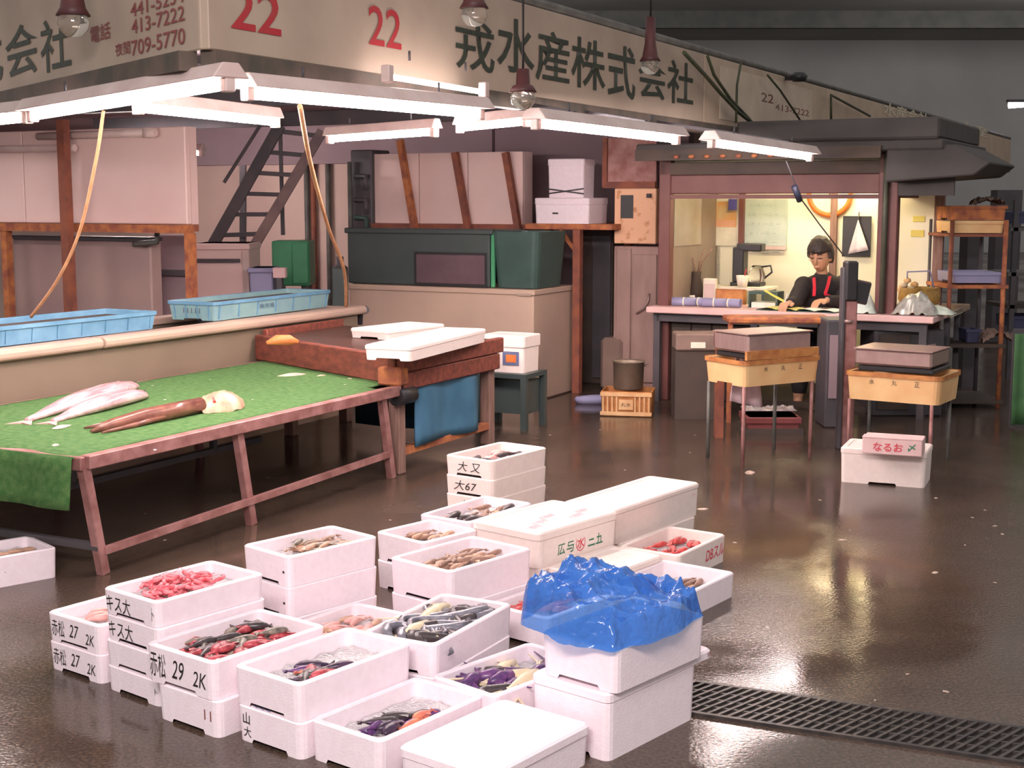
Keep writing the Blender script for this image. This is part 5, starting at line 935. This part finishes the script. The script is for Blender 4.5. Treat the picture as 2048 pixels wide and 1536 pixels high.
def woman():
    seat = PY(1646, 700, 10.28); O = Vector((seat.x, 10.28, 0)); t = thing('person', 'seated person in black top and red apron straps writing at the hut counter', 'person', O)
    P = lambda x, y, Y: PY(x, y, Y)-O
    nk = P(1646, 553, 10.24); hd = P(1641, 512, 10.18)
    rs, re, rw = P(1607, 571, 10.18), P(1588, 604, 10.0), P(1578, 606, 9.86)
    ls, le, lw = P(1684, 569, 10.26), P(1690, 606, 10.1), P(1650, 600, 9.93)
    rw.z = max(rw.z, .755); lw.z = max(lw.z, .76); re.z = .75; le.z = .75
    pel = Vector((0, .02, .47)); sp = Vector((0, .02, .62)); chest = (rs+ls)/2+Vector((0, .02, -.06))
    hipR, hipL = pel+Vector((-.1, -.03, -.01)), pel+Vector((.1, -.0, -.01)); kR, kL = hipR+Vector((-.12, -.24, -.0)), hipL+Vector((.02, -.26, 0)); aR, aL = kR+Vector((0, .04, -.40)), kL+Vector((0, .06, -.40))
    V = [pel, sp, chest, nk, hd+Vector((0, .02, -.03)), rs, re, rw, ls, le, lw, hipR, kR, aR, hipL, kL, aL, aR+Vector((-.03, -.12, -.03)), aL+Vector((0, -.12, -.03))]
    E_ = [(0, 1), (1, 2), (2, 3), (3, 4), (2, 5), (5, 6), (6, 7), (2, 8), (8, 9), (9, 10), (0, 11), (11, 12), (12, 13), (0, 14), (14, 15), (15, 16), (13, 17), (16, 18)]
    rad = [.12, .105, (.12, .095), .042, .05, .05, .04, .026, .05, .04, .026, .08, .06, .04, .08, .06, .04, .035, .035]
    body = skin_mesh(V, E_, rad)
    # head frame: turned to her right, looking down at the book
    f = Vector((-.55, -.78, -.30)).normalized(); u = (Vector((.02, .0, 1))-f*Vector((.02, 0, 1)).dot(f)).normalized(); r = f.cross(u); AX = (r, f, u)
    def face(q):
        x, y, z = q
        if z < -.1: x *= 1-.28*min(1, (-z-.1)/.9); y *= 1-.05*(-z)
        if y > .3 and z < -.55: y += .06                         # chin
        if y > 0 and abs(z-.08) < .22 and abs(x) > .18: y -= .06   # eye hollows
        if y < 0: y *= 1.06
        return Vector((x, y, z))
    parts = [body, ball(hd, AX, .074, .092, .118, 28, 22, face)]
    hp = lambda x, y, z: hd+r*x+f*y+u*z
    nose = MB().tube([hp(0, .088, .02), hp(0, .102, -.012), hp(0, .098, -.03)], [.009, .013, .011], 8).mesh('n', None); lips = MB().tube([hp(-.02, .082, -.062), hp(0, .092, -.060), hp(.02, .082, -.062)], [.005, .008, .005], 8).mesh('l', None)
    ears = [ball(hp(s*.075, -.005, -.01), AX, .012, .022, .032, 10, 8) for s in (-1, 1)]
    def hand(w_, d, palm_n, curl, spread=.02):
        d = d.normalized(); n_ = Vector(palm_n).normalized(); s = d.cross(n_).normalized(); n_ = s.cross(d); out = [ball(w_+d*.042, (s, d, n_), .038, .05, .016, 12, 8)]
        for i, (ln, off) in enumerate(((.066, -.028), (.074, -.009), (.070, .010), (.055, .028))):
            b0 = w_+d*.075+s*off; k1 = b0+d*ln*.42-n_*curl*.012; k2 = k1+d*ln*.3-n_*curl*.022; k3 = k2+d*ln*.24*(1-curl*.4)-n_*curl*.024
            out.append(MB().tube([b0-d*.02, b0, k1, k2, k3], [.009, .0092, .0085, .0078, .006], 8).mesh('f', None))
        b0 = w_+d*.02-s*.03; out.append(MB().tube([b0, b0-s*.018+d*.02, b0-s*.022+d*.045-n_*.01, b0-s*.014+d*.062-n_*.016], [.011, .0105, .009, .0065], 8).mesh('f', None))
        return out
    hR = hand(rw, Vector((-.5, -.75, -.02)), (0, 0, 1), 1.0); hL = hand(lw, Vector((-.55, -.45, -.06)), (0, 0, 1), .8)
    bmsh = union(parts+[nose, lips]+ears+hR+hL, .0055, 2); bmsh.materials.clear(); bmsh.materials.append(SKIN); link('body', bmsh, t)
    # clothing
    CL = mat('black_knit', '2e2a2c', '363032', .85, scale=40, bump=.15)
    tb = lambda pts, rs_: MB().tube(pts, rs_, 14).mesh('t', None)
    wd_ = (ls-rs).normalized(); bk = wd_.cross(Vector((0, 0, 1))).normalized(); TX = (wd_, bk, Vector((0, 0, 1)))
    tp = [ball(pel.lerp(sp, .5), TX, .165, .13, .16), ball(sp.lerp(chest, .6), TX, .165, .125, .17), ball(chest+Vector((0, -.01, .04)), TX, .17, .118, .105), tb([chest, nk+Vector((0, .01, -.03)), nk+Vector((0, .0, .028))], [.11, .078, .058])]
    for a_, b_, c_ in ((rs, re, rw), (ls, le, lw)): tp += [ball(a_, TX, .07, .07, .07), tb([chest.lerp(a_, .5), a_, a_.lerp(b_, .5), b_, b_.lerp(c_, .5), b_.lerp(c_, .9)], [.08, .072, .064, .058, .047, .038])]
    top = union(tp, .008, 4); top.materials.clear(); top.materials.append(CL); link('black_top', top, t)
    V3 = [pel, hipR, kR, aR, hipL, kL, aL]; tr = union([skin_mesh(V3, [(0, 1), (1, 2), (2, 3), (0, 4), (4, 5), (5, 6)], [.14, .1, .075, .06, .1, .075, .06])], .012, 2); tr.materials.clear(); tr.materials.append(MATS['dark_steel'] if False else CL); link('trousers', tr, t)
    # hair: shell over crown, sides and nape
    def hs(q):
        x, y, z = q; k = 1.0
        keep = not (y > .25 and z < .42 - .1*abs(x)) and not (z < -.55) and not (y > -.05 and z < -.12)
        k = 1.27+.07*noise.noise(Vector((x*5, y*5, z*5)))+.03*noise.noise(Vector((x*14, y*14, z*14))) if keep else .86
        return Vector((x*k, y*k, z*(k if z > 0 else min(k, 1.05))))
    hm = union([ball(hd+u*.004, AX, .078, .096, .12, 40, 30, hs)], .006, 1); hm.materials.clear(); hm.materials.append(HAIR); link('hair', hm, t)
    # features
    DK = mat('eye_dark', '2a1c18', rough=.3); LIP = mat('lip', 'a85a50', rough=.5)
    for s in (-1, 1):
        MB().tube([hp(s*.018, .086, .012), hp(s*.03, .084, .008), hp(s*.044, .074, .010)], .0035, 6).build('eye', DK, t); MB().tube([hp(s*.014, .09, .036), hp(s*.03, .088, .042), hp(s*.048, .074, .036)], .003, 6).build('eyebrow', HAIR, t)
        pts = [hp(s*.031+.024*math.cos(R(a)), .094-.12*abs(s*.031+.024*math.cos(R(a)))**1.2, .008+.019*math.sin(R(a))) for a in range(0, 361, 30)]; MB().tube(pts, .0016, 5, False).build('glasses_rim', STEEL, t)
        MB().tube([hp(s*.055, .078, .012), hp(s*.078, .03, .014), hp(s*.082, -.01, .008)], .0016, 5).build('glasses_arm', STEEL, t)
    MB().tube([hp(-.018, .089, -.0615), hp(0, .098, -.060), hp(.018, .089, -.0615)], .0025, 6).build('mouth', LIP, t)
    # red apron straps
    SR = mat('red_strap', 'e0203c', 'c81c34', .6, scale=20); ff = Vector((-.3, -.95, 0)).normalized()
    a1, a2 = P(1629, 556, 10.10), P(1661, 553, 10.12); b1_, b2_ = P(1628, 592, 9.99), P(1650, 588, 10.0)
    for a, b in ((a1, b1_), (a2, b2_)): MB().bar(a+Vector((0, .02, 0)), a.lerp(b, .5)+Vector((0, -.008, 0)), .022, .006, ff).build('apron_strap', SR, t); MB().bar(a.lerp(b, .5)+Vector((0, -.008, 0)), b, .022, .006, ff).build('apron_strap', SR, t)
    MB().bar(P(1650, 588, 9.99), P(1662, 594, 10.0), .02, .02).build('apron_knot', SR, t)
    st = thing('stool', 'low dark stool behind the counter under the seated person', 'stool', O); MB().lathe([(0, .30), (.16, .30), (.17, .32), (.16, .345), (0, .345)]).build('seat', DARK, st)
    for k in range(4): a = R(45+90*k); MB().tube([(.1*math.cos(a), .1*math.sin(a), .3), (.15*math.cos(a), .15*math.sin(a), .041)], .012, 8).build('leg', DARK, st)
    pen = tag(MB().tube([O+rw+Vector((-.055, -.07, -.02)), O+rw+Vector((-.02, -.04, .07))], .0045, 6).build('pen', mat('pen_white', 'e8e0dc', rough=.3)), 'thin pale pen held in the seated person\'s writing hand', 'pen')
woman()

# ------------------------------------------------------------------ pieces that belong to a part of a thing
def nest(thing_name, child, part):
    for t in [o for o in bpy.data.objects if o.parent is None and o.name.split('.')[0] == thing_name]:
        ps = [c for c in t.children if c.name.split('.')[0] == part]
        if not ps: continue
        for c in [c for c in t.children if c.name.split('.')[0] == child]:
            if c is ps[0] or c.children: continue
            c.parent = ps[0]; c.matrix_parent_inverse = ps[0].matrix_basis.inverted()
for a in (('coffee_maker', 'pot_handle', 'glass_pot'), ('scale_pole', 'display_glass', 'display'), ('scale_pole', 'knob', 'pole'), ('white_tank', 'valve', 'white_pipe'), ('plastic_basket', 'lettering', 'plate'), ('plastic_basket', 'plate', 'basket_body'), ('person', 'apron_strap', 'black_top'), ('person', 'apron_knot', 'black_top'),
          ('white_chest', 'handle', 'body'), ('locker', 'handle', 'door'), ('meter_box', 'window', 'housing'), ('dark_vat', 'window', 'front'), ('foam_box', 'label_print', 'label'), ('weighing_scale', 'platform_cover', 'platform'), ('paper_cup', 'spoon', 'cup'), ('fish', 'eye', 'body'), ('fish', 'gill_line', 'body'), ('fish', 'gill', 'head'),
          ('plastic_crate', 'rib', 'crate_body'), ('crate_stand', 'rim', 'crate_body'), ('crate_stand', 'lettering', 'crate_body'), ('foam_box', 'lettering', 'box_body'), ('fluorescent_lamp', 'socket', 'housing'), ('pendant_lamp', 'glass_globe', 'shade'), ('sign_board', 'lettering', 'panel'), ('basket', 'flower', 'basket_body'), ('office_hut', 'lantern_hook', 'roof_front_board'), ('office_hut', 'side_pane', 'left_wall'), ('carton', 'lettering', 'carton_body'), ('whiteboard', 'lettering', 'sheet'), ('long_trough', 'drain_elbow', 'trough_body')): nest(*a)
